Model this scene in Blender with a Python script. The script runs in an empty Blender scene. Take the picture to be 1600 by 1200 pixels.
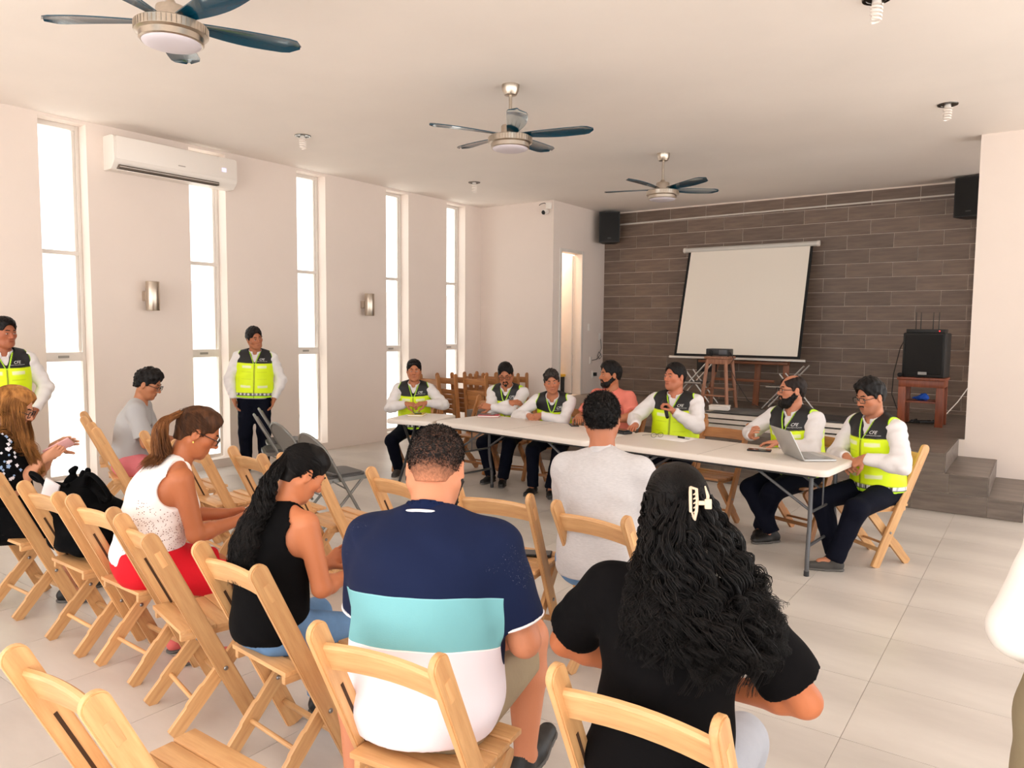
import bpy, bmesh, math, random
import numpy as np
from mathutils import Vector, Matrix
random.seed(7); RNG = np.random.default_rng(11)
PI = math.pi
sc = bpy.context.scene
COL = sc.collection

# ------------------------------------------------------------------ camera, sky, exposure
cam = bpy.data.cameras.new('camera'); camo = bpy.data.objects.new('camera', cam); COL.objects.link(camo)
cam.sensor_fit = 'HORIZONTAL'; cam.sensor_width = 36.0; cam.lens = 1161.63 / 1600 * 36
cam.clip_start = 0.02; cam.clip_end = 200
_f = Vector((-0.5816776, 0.80983975, -0.07622828)); _r = Vector((0.81178597, 0.58389084, 0.00866201)); _d = Vector((0.05152383, -0.05684255, -0.99705277))
camo.matrix_world = Matrix(((_r.x, -_d.x, -_f.x, 0), (_r.y, -_d.y, -_f.y, 0), (_r.z, -_d.z, -_f.z, 1.65), (0, 0, 0, 1)))
sc.camera = camo
w = bpy.data.worlds.new('sky'); sc.world = w; w.use_nodes = True
bg = w.node_tree.nodes['Background']; bg.inputs[0].default_value = (0.97, 0.985, 1.0, 1); bg.inputs[1].default_value = 2.6
sun = bpy.data.lights.new('sun', 'SUN'); suno = bpy.data.objects.new('sun', sun); COL.objects.link(suno)
sun.energy = 9.0; sun.angle = math.radians(.6); sun.color = (.97, .985, .985); suno.rotation_euler = (math.radians(24), math.radians(-4), 0)   # high sun behind the camera
sc.view_settings.view_transform = 'Standard'; sc.view_settings.look = 'None'
sc.view_settings.gamma = 1.0; sc.view_settings.use_curve_mapping = False
sc.view_settings.exposure = 0.24
sc.cycles.max_bounces = 10; sc.cycles.diffuse_bounces = 6; sc.cycles.transparent_max_bounces = 16
sc.cycles.sample_clamp_indirect = 6.0

# ------------------------------------------------------------------ materials
def lin(c):
    return tuple(((x / 255) / 12.92 if x / 255 <= 0.04045 else ((x / 255 + 0.055) / 1.055) ** 2.4) for x in c)
class NT:
    def __init__(s, m): s.t = m.node_tree; s.n = s.t.nodes; s.b = s.n['Principled BSDF']
    def add(s, typ, **kw):
        n = s.n.new(typ)
        for k, v in kw.items(): setattr(n, k, v)
        return n
    def l(s, a, b): s.t.links.new(a, b)
    def math(s, op, a, b=None, c=None, clamp=False):
        n = s.add('ShaderNodeMath', operation=op); n.use_clamp = clamp
        for i, v in enumerate((a, b, c)):
            if v is None: continue
            if isinstance(v, (int, float)): n.inputs[i].default_value = v
            else: s.l(v, n.inputs[i])
        return n.outputs[0]
    def mix(s, fac, a, b, blend='MIX'):
        n = s.add('ShaderNodeMix', data_type='RGBA', blend_type=blend)
        for i, v in ((0, fac), (6, a), (7, b)):
            if isinstance(v, (int, float)): n.inputs[i].default_value = v
            elif isinstance(v, tuple): n.inputs[i].default_value = v if len(v) == 4 else v + (1,)
            else: s.l(v, n.inputs[i])
        return n.outputs[2]
    def ramp(s, fac, stops, const=False):
        n = s.add('ShaderNodeValToRGB'); cr = n.color_ramp
        if const: cr.interpolation = 'CONSTANT'
        while len(cr.elements) < len(stops): cr.elements.new(0.5)
        for e, (p, c) in zip(cr.elements, stops): e.position = p; e.color = c if len(c) == 4 else tuple(c) + (1,)
        s.l(fac, n.inputs[0]); return n.outputs[0]
    def noise(s, scale, detail=4, coord='Object', stretch=(1, 1, 1), rough=.55):
        tc = s.add('ShaderNodeTexCoord'); mp = s.add('ShaderNodeMapping'); mp.inputs['Scale'].default_value = stretch
        s.l(tc.outputs[coord], mp.inputs[0]); n = s.add('ShaderNodeTexNoise')
        n.inputs['Scale'].default_value = scale; n.inputs['Detail'].default_value = detail; n.inputs['Roughness'].default_value = rough
        s.l(mp.outputs[0], n.inputs['Vector']); return n.outputs[0]
    def bump(s, h, strength, dist=.01):
        n = s.add('ShaderNodeBump'); n.inputs['Strength'].default_value = strength; n.inputs['Distance'].default_value = dist
        s.l(h, n.inputs['Height']); s.l(n.outputs[0], s.b.inputs['Normal'])
_mats = {}
def M(name, rgb=(200, 200, 200), rough=.5, metal=0.0, var=None, bump=None, rand=0.0, spec=None, coat=0, emit=None, stretch=(1, 1, 1)):
    """plain procedural material: base colour, noise variation (scale, amount), noise bump (scale, strength), per-object variation"""
    if name in _mats: return _mats[name]
    m = bpy.data.materials.new(name); m.use_nodes = True; t = NT(m); _mats[name] = m
    c = lin(rgb) + (1,)
    t.b.inputs['Base Color'].default_value = c; t.b.inputs['Roughness'].default_value = rough; t.b.inputs['Metallic'].default_value = metal
    if spec is not None: t.b.inputs['Specular IOR Level'].default_value = spec
    if coat: t.b.inputs['Coat Weight'].default_value = coat
    if emit: t.b.inputs['Emission Color'].default_value = lin(emit[0]) + (1,); t.b.inputs['Emission Strength'].default_value = emit[1]
    out = None
    if var:
        n = t.noise(var[0], 5, stretch=stretch); k = var[1]
        out = t.ramp(n, [(.25, tuple(x * (1 - k) for x in c[:3])), (.75, tuple(min(1, x * (1 + k)) for x in c[:3]))])
    if rand:
        oi = t.add('ShaderNodeObjectInfo'); f = t.math('MULTIPLY_ADD', oi.outputs['Random'], 2 * rand, 1 - rand)
        cc = t.add('ShaderNodeCombineColor'); [t.l(f, cc.inputs[i]) for i in range(3)]
        out = t.mix(1.0, out if out else c, cc.outputs[0], 'MULTIPLY')
    if out: t.l(out, t.b.inputs['Base Color'])
    if bump: t.bump(t.noise(bump[0], 6, stretch=stretch), bump[1])
    return m
def wood(name, a, b, rough=.42, scale=1.0, rand=.16):
    m = bpy.data.materials.new(name); m.use_nodes = True; t = NT(m); _mats[name] = m
    g = t.noise(9 * scale, 6, stretch=(6, 6, .55)); g2 = t.noise(2.2, 3); g3 = t.noise(40 * scale, 3, stretch=(4, 4, .3))
    c = t.ramp(g, [(.3, lin(a)), (.7, lin(b))])
    c = t.mix(t.math('MULTIPLY', g3, .25), c, tuple(x * .55 for x in lin(a)))
    dirt = t.ramp(g2, [(.55, (1, 1, 1)), (.8, (.78, .74, .7))]); c = t.mix(1.0, c, dirt, 'MULTIPLY')
    oi = t.add('ShaderNodeObjectInfo'); f = t.math('MULTIPLY_ADD', oi.outputs['Random'], 2 * rand, 1 - rand)
    cc = t.add('ShaderNodeCombineColor'); [t.l(f, cc.inputs[i]) for i in range(3)]
    c = t.mix(1.0, c, cc.outputs[0], 'MULTIPLY'); t.l(c, t.b.inputs['Base Color'])
    t.b.inputs['Roughness'].default_value = rough; t.bump(g3, .12, .004)
    return m

# ------------------------------------------------------------------ mesh building
class MB:
    def __init__(s): s.v = []; s.f = []; s.mi = []
    def add(s, v, f, mi=0):
        o = len(s.v); s.v += [tuple(p) for p in v]; s.f += [tuple(i + o for i in q) for q in f]; s.mi += [mi] * len(f); return s
    def box(s, a, b, mi=0, mat=None):
        x0, y0, z0 = a; x1, y1, z1 = b
        v = [(x0, y0, z0), (x1, y0, z0), (x1, y1, z0), (x0, y1, z0), (x0, y0, z1), (x1, y0, z1), (x1, y1, z1), (x0, y1, z1)]
        if mat is not None: v = [tuple(mat @ Vector(p)) for p in v]
        return s.add(v, [(0, 3, 2, 1), (4, 5, 6, 7), (0, 1, 5, 4), (1, 2, 6, 5), (2, 3, 7, 6), (3, 0, 4, 7)], mi)
    def bbox(s, a, b, r=.005, mi=0, mat=None):
        """box with bevelled edges"""
        bm = bmesh.new(); bmesh.ops.create_cube(bm, size=1)
        for v in bm.verts: v.co = Vector([(a[i] + b[i]) / 2 + v.co[i] * (b[i] - a[i]) for i in range(3)])
        bmesh.ops.bevel(bm, geom=bm.edges[:], offset=r, segments=2, affect='EDGES', profile=.5)
        return s.addbm(bm, mi, mat)
    def addbm(s, bm, mi=0, mat=None):
        if mat is not None: bmesh.ops.transform(bm, matrix=mat, verts=bm.verts)
        bm.verts.index_update()
        s.add([v.co[:] for v in bm.verts], [[v.index for v in f.verts] for f in bm.faces], mi); bm.free(); return s
    def tube(s, pts, r, n=10, mi=0, closed=False, cap=True):
        pts = [Vector(p) for p in pts]; m = len(pts); rr = r if hasattr(r, '__len__') else [r] * m
        ring = []; prev = None
        for i, p in enumerate(pts):
            d = (pts[(i + 1) % m] - pts[i - 1]) if closed else (pts[min(i + 1, m - 1)] - pts[max(i - 1, 0)])
            d = d.normalized() if d.length > 1e-9 else Vector((0, 0, 1))
            if prev is None: u = d.orthogonal().normalized()
            else:
                u = prev - d * prev.dot(d); u = u.normalized() if u.length > 1e-6 else d.orthogonal().normalized()
            prev = u; w_ = d.cross(u)
            ring.append([p + (u * math.cos(2 * PI * k / n) + w_ * math.sin(2 * PI * k / n)) * rr[i] for k in range(n)])
        v = [q for rg in ring for q in rg]; f = []
        for i in range(m if closed else m - 1):
            j = (i + 1) % m
            for k in range(n): f.append((i * n + k, i * n + (k + 1) % n, j * n + (k + 1) % n, j * n + k))
        if cap and not closed: f += [tuple(range(n - 1, -1, -1)), tuple((m - 1) * n + k for k in range(n))]
        return s.add(v, f, mi)
    def lathe(s, prof, n=24, mi=0, mat=None):
        v = []; f = []; m = len(prof)
        for r, z in prof:
            for k in range(n): v.append((r * math.cos(2 * PI * k / n), r * math.sin(2 * PI * k / n), z))
        for i in range(m - 1):
            for k in range(n): f.append((i * n + k, i * n + (k + 1) % n, (i + 1) * n + (k + 1) % n, (i + 1) * n + k))
        f += [tuple(range(n - 1, -1, -1)), tuple((m - 1) * n + k for k in range(n))]
        if mat is not None: v = [tuple(mat @ Vector(p)) for p in v]
        return s.add(v, f, mi)
    def prism(s, poly, z0, z1, mi=0, mat=None):
        """poly in xy extruded z0..z1"""
        n = len(poly); v = [(x, y, z0) for x, y in poly] + [(x, y, z1) for x, y in poly]
        f = [tuple(range(n - 1, -1, -1)), tuple(range(n, 2 * n))] + [(i, (i + 1) % n, n + (i + 1) % n, n + i) for i in range(n)]
        if mat is not None: v = [tuple(mat @ Vector(p)) for p in v]
        return s.add(v, f, mi)
    def mesh(s, name, mats, smooth=None):
        me = bpy.data.meshes.new(name); me.from_pydata(s.v, [], s.f); me.update()
        for m in (mats if isinstance(mats, (list, tuple)) else [mats]): me.materials.append(m)
        if any(s.mi): me.polygons.foreach_set('material_index', s.mi)
        bm = bmesh.new(); bm.from_mesh(me); bmesh.ops.recalc_face_normals(bm, faces=bm.faces); bm.to_mesh(me); bm.free()
        if smooth is not None:
            me.polygons.foreach_set('use_smooth', [True] * len(me.polygons))
            try: me.set_sharp_from_angle(angle=math.radians(smooth))
            except Exception: pass
        return me
    def obj(s, name, mats, parent=None, smooth=35, loc=None, rot=None):
        o = bpy.data.objects.new(name, s.mesh(name, mats, smooth)); COL.objects.link(o)
        if parent: o.parent = parent
        if loc is not None: o.location = loc
        if rot is not None: o.rotation_euler = rot
        return o
def tag(o, label, cat, group=None):
    o['label'] = label; o['category'] = cat
    if group: o['group'] = group
    return o
def thing(name, label, cat, loc=(0, 0, 0), rz=0.0, group=None):
    o = bpy.data.objects.new(name, None); COL.objects.link(o); o.location = loc; o.rotation_euler = (0, 0, rz)
    o.empty_display_size = .1
    return tag(o, label, cat, group)
def struct(o, label=None):
    o['kind'] = 'structure'
    if label: o['label'] = label
    return o
def kids(o): return [c for c in bpy.data.objects if c.parent == o]
def dup(root, tree, loc, rz, label, group=None):
    """tree: {parent: [children]} of the source"""
    r = root.copy(); COL.objects.link(r); r.location = loc; r.rotation_euler = (0, 0, rz); r['label'] = label
    if group: r['group'] = group
    def rec(src, dst):
        for ch in tree.get(src.name, ()):
            c = ch.copy(); COL.objects.link(c); c.parent = dst; rec(ch, c)
    rec(root, r)
    return r
def tree_of(root):
    t = {}
    for o in bpy.data.objects:
        if o.parent: t.setdefault(o.parent.name, []).append(o)
    return t
def obj_from(me, name, parent=None, mat=None):
    o = bpy.data.objects.new(name, me); COL.objects.link(o)
    if parent: o.parent = parent
    if mat is not None: o.matrix_local = mat
    return o
def circ(r, n=20, a0=0, a1=2 * PI): return [(r * math.cos(a0 + (a1 - a0) * k / n), r * math.sin(a0 + (a1 - a0) * k / n)) for k in range(n)]
def rrect(x0, y0, x1, y1, r, n=5):
    p = []
    for cx, cy, a in ((x1 - r, y1 - r, 0), (x0 + r, y1 - r, PI / 2), (x0 + r, y0 + r, PI), (x1 - r, y0 + r, 1.5 * PI)):
        for k in range(n + 1):
            t = a + PI / 2 * k / n; p.append((cx + r * math.cos(t), cy + r * math.sin(t)))
    return p
# ------------------------------------------------------------------ the setting
XL, YB, XD, YS, ZC, YF, ZS = -7.708, 9.815, -6.285, 11.46, 3.609, 7.712, 0.54   # left wall, inner room, door wall, stage wall, ceiling, stage front, stage top
m_wall = M('wall_paint', (227, 213, 203), .8, var=(1.3, .025), bump=(45, .05))
m_ceil = M('ceiling_paint', (238, 229, 221), .85, var=(.8, .04), bump=(6, .12))
m_grout = M('floor_grout', (176, 166, 156), .9)
def floor_mat():
    m = bpy.data.materials.new('floor_porcelain'); m.use_nodes = True; t = NT(m)
    n = t.noise(1.6, 6, stretch=(.5, 1.6, 1), coord='Object'); n2 = t.noise(5, 5, stretch=(.35, 1.5, 1))
    c = t.ramp(n, [(.3, lin((190, 182, 174))), (.5, lin((208, 200, 192))), (.72, lin((222, 215, 207)))])
    c = t.mix(t.math('MULTIPLY', n2, .3), c, lin((182, 175, 168)))
    oi = t.add('ShaderNodeObjectInfo'); f = t.math('MULTIPLY_ADD', oi.outputs['Random'], .06, .97)
    cc = t.add('ShaderNodeCombineColor'); [t.l(f, cc.inputs[i]) for i in range(3)]
    t.l(t.mix(1.0, c, cc.outputs[0], 'MULTIPLY'), t.b.inputs['Base Color'])
    r = t.math('MULTIPLY_ADD', n, .25, .22); t.l(r, t.b.inputs['Roughness'])
    return m
m_floor = floor_mat()
fl = struct(MB().box((XL - .2, -2.6, -.15), (4.2, YS + .2, -.003)).obj('floor', m_grout), 'pale floor')
# porcelain tiles: 0.6 m squares laid as parts where the camera sees them
tile_me = MB().box((-.2985, -.2985, -.006), (.2985, .2985, 0)).mesh('floor_tile', m_floor, None)
def in_view(x, y):
    v = Vector((x, y, 0)) - Vector((0, 0, 1.65)); d = v.dot(_f)
    if d < .8: return False
    return abs(v.dot(_r) / d) < .78 and v.dot(_d) / d < .66
cnt = 0
cand = []
for i in range(-13, 6):
    for j in range(-1, 14):
        x, y = -.6 + .6 * i + .3, 3.14 + .6 * (j - 3) - .3
        if x - .3 < XL - .01 or y > YF + .2 : continue
        if x + .3 > -.05 and y > 8.9: continue
        if in_view(x, y): cand.append((math.hypot(x, y), x, y))
for d_, x, y in sorted(cand)[:290]:
    o = obj_from(tile_me, 'floor_tile', fl); o.location = (x, y, 0)
rest = MB()
for i in range(-13, 9):
    for j in range(-6, 15):
        x, y = -.6 + .6 * i + .3, 3.14 + .6 * (j - 3) - .3
        if (x, y) in [(c[1], c[2]) for c in cand] or x + .3 < XL or x > 4.2 or y < -2.5 or y > YB: continue
        rest.box((max(x - .2985, XL), y - .2985, -.006), (x + .2985, min(y + .2985, YB), 0))
o = rest.obj('floor_tiles_beyond', m_floor, fl); o['kind'] = 'stuff'
struct(MB().box((XL - .3, -2.6, ZC), (4.2, YS + .2, ZC + .2)).obj('ceiling', m_ceil), 'white plastered ceiling')

# left wall: piers between five tall window openings
WIN = [(3.15, 3.58), (4.644, 5.09), (6.084, 6.54), (7.633, 8.09), (8.947, 9.405)]
mb = MB(); y0 = -2.6; wt = .2
for k in range(-4, 0): pass
OPEN = [(-2.0, -1.55), (-.4, .05), (1.4, 1.85)] + WIN + [(10.35, 10.8)]  # last opening: unseen window added to light the side room
for a, b in OPEN:
    mb.box((XL - wt, y0, 0), (XL, a, ZC)); y0 = b
    mb.box((XL - wt, a, 0), (XL, b, .10)); mb.box((XL - wt, a, ZC - .03), (XL, b, ZC))
mb.box((XL - wt, y0, 0), (XL, YS + .2, ZC))
struct(mb.obj('wall_left', m_wall), 'white wall with tall narrow windows')
m_alu = M('white_aluminium', (222, 214, 206), .4, var=(8, .03))
def glass():
    m = bpy.data.materials.new('window_glass'); m.use_nodes = True; t = NT(m); n = t.n; n.remove(t.b)
    tr = n.new('ShaderNodeBsdfTransparent'); gl = n.new('ShaderNodeBsdfGlossy'); gl.inputs[1].default_value = .02
    tr.inputs[0].default_value = (.93, .95, .94, 1)
    mx = n.new('ShaderNodeMixShader'); mx.inputs[0].default_value = .05
    t.l(tr.outputs[0], mx.inputs[1]); t.l(gl.outputs[0], mx.inputs[2]); t.l(mx.outputs[0], n['Material Output'].inputs[0])
    return m
m_glass = glass()
for k, (a, b) in enumerate(OPEN):
    wn = bpy.data.objects.new('window_%d' % (k + 1), None); COL.objects.link(wn); wn.location = (XL - .175, (a + b) / 2, .10); struct(wn, 'tall narrow white window')
    h = ZC - .03 - .10; hw = (b - a) / 2; fw = .035
    f = MB()
    for sy in (-1, 1): f.bbox((-.025, min(sy * hw, sy * (hw - fw)), 0), (.025, max(sy * hw, sy * (hw - fw)), h), .003)
    f.bbox((-.025, -hw + fw, 0), (.025, hw - fw, .04), .003); f.bbox((-.025, -hw + fw, h - .045), (.025, hw - fw, h), .003)
    f.obj('window_frame', m_alu, wn)
    t1, t2 = 1.22, 2.24
    MB().bbox((-.022, -hw + fw, t1 - .045), (.03, hw - fw, t1 + .045), .003).obj('rail', m_alu, wn)
    MB().bbox((-.022, -hw + fw, t2 - .02), (.03, hw - fw, t2 + .02), .003).obj('transom', m_alu, wn)
    MB().bbox((-.02, hw - fw - .028, t1 + .045), (.012, hw - fw, h - .045), .003).obj('sash_stile', m_alu, wn)
    MB().bbox((.03, -.05, t1 - .012), (.036, .05, t1 + .012), .002).obj('finger_pull', M('grey_plastic', (150, 145, 138), .5), wn)
    for z0, z1 in ((.04, t1 - .045), (t1 + .045, t2 - .02), (t2 + .02, h - .045)):
        MB().box((-.004, -hw + fw, z0), (.002, hw - fw, z1)).obj('pane', m_glass, wn, smooth=None)
# stage wall: dark wood-look tiles over a backing wall
def tile_mat(name, a, b, c3, rough=.5):
    m = bpy.data.materials.new(name); m.use_nodes = True; t = NT(m)
    n = t.noise(7, 6, stretch=(.35, 1, 3.2)); n2 = t.noise(30, 4, stretch=(.2, 1, 3))
    c = t.ramp(n, [(.28, lin(a)), (.5, lin(b)), (.75, lin(c3))])
    c = t.mix(t.math('MULTIPLY', n2, .35), c, lin(a))
    oi = t.add('ShaderNodeObjectInfo'); f = t.math('MULTIPLY_ADD', oi.outputs['Random'], .22, .89)
    cc = t.add('ShaderNodeCombineColor'); [t.l(f, cc.inputs[i]) for i in range(3)]
    t.l(t.mix(1.0, c, cc.outputs[0], 'MULTIPLY'), t.b.inputs['Base Color']); t.b.inputs['Roughness'].default_value = rough
    t.bump(n2, .1, .003); return m
m_tile = tile_mat('brown_wall_tile', (92, 75, 63), (115, 96, 83), (136, 115, 101))
m_stage = tile_mat('stage_tile', (88, 78, 70), (112, 100, 91), (134, 121, 111), .4)
m_tgrout = M('tile_grout', (226, 212, 200), .9)
wb = struct(MB().box((XL, YS, 0), (2.4, YS + .2, ZC)).obj('wall_back', m_tgrout), 'brown tiled stage wall')
TH, TW, GR = .2, .6, .006
def tile_mesh(w_, h, d=.008, horiz=False):
    return MB().bbox((-w_ / 2, -d, -h / 2), (w_ / 2, 0, h / 2), .0015).mesh('tile', m_tile, None)
cache = {}
x_end = 0.6
row = 0; z = ZC - .02
while z > ZS + .01:
    z0 = max(z - TH, ZS); off = 0 if row % 2 == 0 else -TW / 2
    x = XD + off
    while x < x_end:
        xa, xb = max(x, XD), min(x + TW, x_end)
        if xb - xa > .05:
            key = (round(xb - xa - GR, 4), round(z - z0 - GR, 4))
            if key not in cache: cache[key] = tile_mesh(*key)
            o = obj_from(cache[key], 'wall_tile', wb); o.location = ((xa + xb) / 2, YS, (z + z0) / 2)
        x += TW
    z -= TH; row += 1
# inner room in the far left corner: front wall, side wall with a tall doorway
struct(MB().box((XL, YB, 0), (XD, YB + .12, ZC)).obj('wall_alcove_front', m_wall), 'white wall of the small side room')
d0, d1, dz = 10.0, 10.745, 2.9
mb = MB(); mb.box((XD - .14, YB + .12, 0), (XD, d0, ZC)); mb.box((XD - .14, d1, 0), (XD, YS, ZC)); mb.box((XD - .14, d0, dz), (XD, d1, ZC)); mb.box((XD - .14, d0, 0), (XD, d1, ZS))
struct(mb.obj('wall_alcove_side', m_wall), 'white side wall with doorway')
dr = bpy.data.objects.new('door_1', None); COL.objects.link(dr); dr.location = (XD, d0, ZS); struct(dr, 'white doorway beside stage')
f = MB(); f.bbox((-.15, 0, 0), (.012, .06, dz - ZS), .004); f.bbox((-.15, d1 - d0 - .06, 0), (.012, d1 - d0, dz - ZS), .004); f.bbox((-.15, .06, dz - ZS - .05), (.012, d1 - d0 - .06, dz - ZS), .004)
f.obj('door_frame', m_alu, dr)
dl = MB().bbox((-.86, d1 - d0 - .10, .01), (-.15, d1 - d0 - .06, dz - ZS - .06), .004).obj('door_leaf', m_alu, dr)
MB().lathe([(.012, 0), (.012, .03), (.028, .035), (.028, .06), (.01, .068)], 16, mat=Matrix.Translation((-.80, d1 - d0 - .10, 1.0)) @ Matrix.Rotation(PI / 2, 4, 'X')).obj('door_knob', M('brushed_steel', (190, 186, 180), .3, 1.0), dl)
lt = bpy.data.lights.new('added_side_room_lamp', 'POINT'); lt.energy = 70; lt.color = (1.0, .86, .68); lt.shadow_soft_size = .06; lo_ = bpy.data.objects.new('added_side_room_lamp', lt); COL.objects.link(lo_); lo_.location = (-7.0, 10.55, 3.38)  # unseen lamp added to brighten the side room from above
# pillar wall right of the stage, and the open right/rear sides with columns
struct(MB().box((-.64, 8.9, 0), (1.6, 9.15, ZC)).obj('wall_right', m_wall), 'white wall right of the stage')  # ends short: unseen gap beyond it added to light the stage
for k, (x, y) in enumerate(((4.05, 6.0), (4.05, 2.9), (4.05, -.2), (4.05, -2.5), (.2, -2.5), (-3.8, -2.5))):
    struct(MB().box((x - .14, y - .14, 0), (x + .14, y + .14, ZC)).obj('trim_%d' % (k + 1), m_wall), 'white column')
# outdoors: paved ground and a pale boundary wall beyond the windows
struct(MB().box((-60, -60, -.4), (60, 60, -.16)).obj('ground_outside', M('outdoor_paving', (216, 211, 206), .9, var=(3, .1))), 'pale paving outside')
struct(MB().box((-12.2, -8, -.3), (-12, 18, 2.4)).obj('wall_outside', M('outside_render', (235, 226, 220), .9, var=(2, .03))), 'pale boundary wall outside')

# stage platform with steps
ST = bpy.data.objects.new('stage_platform', None); COL.objects.link(ST); ST.location = (0, 0, 0); struct(ST, 'dark tiled stage with steps')
xs1, xs2, xs3 = -.70, -.36, -.10
core = MB(); core.box((XD, YF + .01, 0), (xs1, YS, ZS - .008)); core.box((xs1, YF + .01, 0), (xs2, 8.9, .352)); core.box((xs2, YF + .01, 0), (xs3, 8.9, .172)); core.box((xs1, 8.9, 0), (-.64, YS, ZS - .008))
core.box((-.64, 9.15, 0), (.3, YS, ZS - .008))
core.obj('stage_core', m_tgrout, ST)
def slab(a, b, name='stage_tile'):
    c = [(a[i] + b[i]) / 2 for i in range(3)]; h = [(b[i] - a[i]) / 2 for i in range(3)]
    o = MB().bbox([-q for q in h], h, .0015).obj(name, m_stage, ST, None); o.location = c; return o
g = .0018
for r_ in range(3):
    z0, z1 = .18 * r_, .18 * (r_ + 1); xe = (xs3, xs2, xs1)[r_]; x = xe
    first = (.26, .30, .20)[r_]
    while x > XD:
        w_ = first if first else .6; first = None
        xa = max(x - w_, XD); slab((xa + g, YF, z0 + g), (x - g, YF + .01, z1 - g), 'riser_tile'); x = xa
for x0, x1, z in ((xs1, xs2, .36), (xs2, xs3, .18)):
    slab((x0 + g, YF + g, z - .008), (x1 - g, 8.9, z), 'tread_tile')
slab((xs1, YF + .004, .36 + g), (xs1 + .008, 8.9, .54 - g), 'riser_tile'); slab((xs2, YF + .004, .18 + g), (xs2 + .008, 8.9, .36 - g), 'riser_tile'); slab((xs3, YF + .004, g), (xs3 + .008, 8.9, .18 - g), 'riser_tile')
y = YF
while y < YS - .05:
    yb = min(y + .6, YS); x = XD
    while x < -.3:
        xb = min(x + 1.2, .3 if y > 9.14 else (-.642 if y > 8.9 else xs1))
        if xb > x + .02: slab((x + g, y + g, ZS - .008), (xb - g, yb - g, ZS), 'stage_floor_tile')
        x += 1.2
    y += .6
# white conduit across the top of the tile wall, grey conduit at the right
tag(MB().tube([(-5.98, YS - .025, 3.40), (-.75, YS - .025, 3.44)], .012, 8).obj('cable_conduit', m_alu), 'thin white conduit running along the top of the brown tiled wall', 'conduit')
tag(MB().tube([(-.80, YS - .03, 3.3), (-.775, YS - .03, 1.17)], .022, 8).obj('cable_conduit', M('grey_pvc', (150, 146, 142), .5)), 'grey vertical pipe on the tiled wall beside the white pillar', 'conduit')
# ------------------------------------------------------------------ wooden folding chairs
m_wood = wood('pine_varnish', (204, 150, 98), (230, 182, 126))
m_wood2 = wood('pine_brown', (158, 104, 60), (190, 132, 80))
m_bolt = M('zinc_bolt', (150, 148, 145), .35, 1.0)
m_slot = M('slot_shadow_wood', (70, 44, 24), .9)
HB = .85                                   # height of the back
TOPY, FOOTY = -.26, .14
W2 = .20                                   # half width to the stile centre
def chair_parts():
    P = {}
    # stile: a board along local z, rounded ends, with a groove painted as shade on its inner face
    L = math.hypot(HB, FOOTY - TOPY); w_ = .068; t = .024
    poly = [(-w_ / 2, 0)] + [(w_ / 2, 0)]
    poly += [(w_ / 2 * math.cos(a), L - w_ / 2 + w_ / 2 * math.sin(a)) for a in [PI * k / 10 for k in range(11)]]
    bm = bmesh.new()
    rot = Matrix(((0, 0, 1, 0), (1, 0, 0, 0), (0, 1, 0, 0), (0, 0, 0, 1)))
    tmp = MB().prism(poly, -t / 2, t / 2, mat=rot)
    vs = [bm.verts.new(v) for v in tmp.v]; [bm.faces.new([vs[i] for i in f]) for f in tmp.f]
    bmesh.ops.recalc_face_normals(bm, faces=bm.faces)
    bmesh.ops.bevel(bm, geom=[e for e in bm.edges if abs(e.verts[0].co.x - e.verts[1].co.x) < 1e-5], offset=.004, segments=2, affect='EDGES')
    P['stile'] = MB().addbm(bm)
    g = MB()                                # groove: thin raised strip, the slot's shade put into its colour
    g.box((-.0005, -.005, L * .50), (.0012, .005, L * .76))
    P['groove_shade'] = g
    P['L'] = L
    return P
CP = chair_parts(); LST = CP['L']
lean = math.atan2(FOOTY - TOPY, HB)        # stile leans back
def stile_mat(sx): return Matrix.Translation((sx * W2, FOOTY, 0)) @ Matrix.Rotation(lean, 4, 'X')
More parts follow.
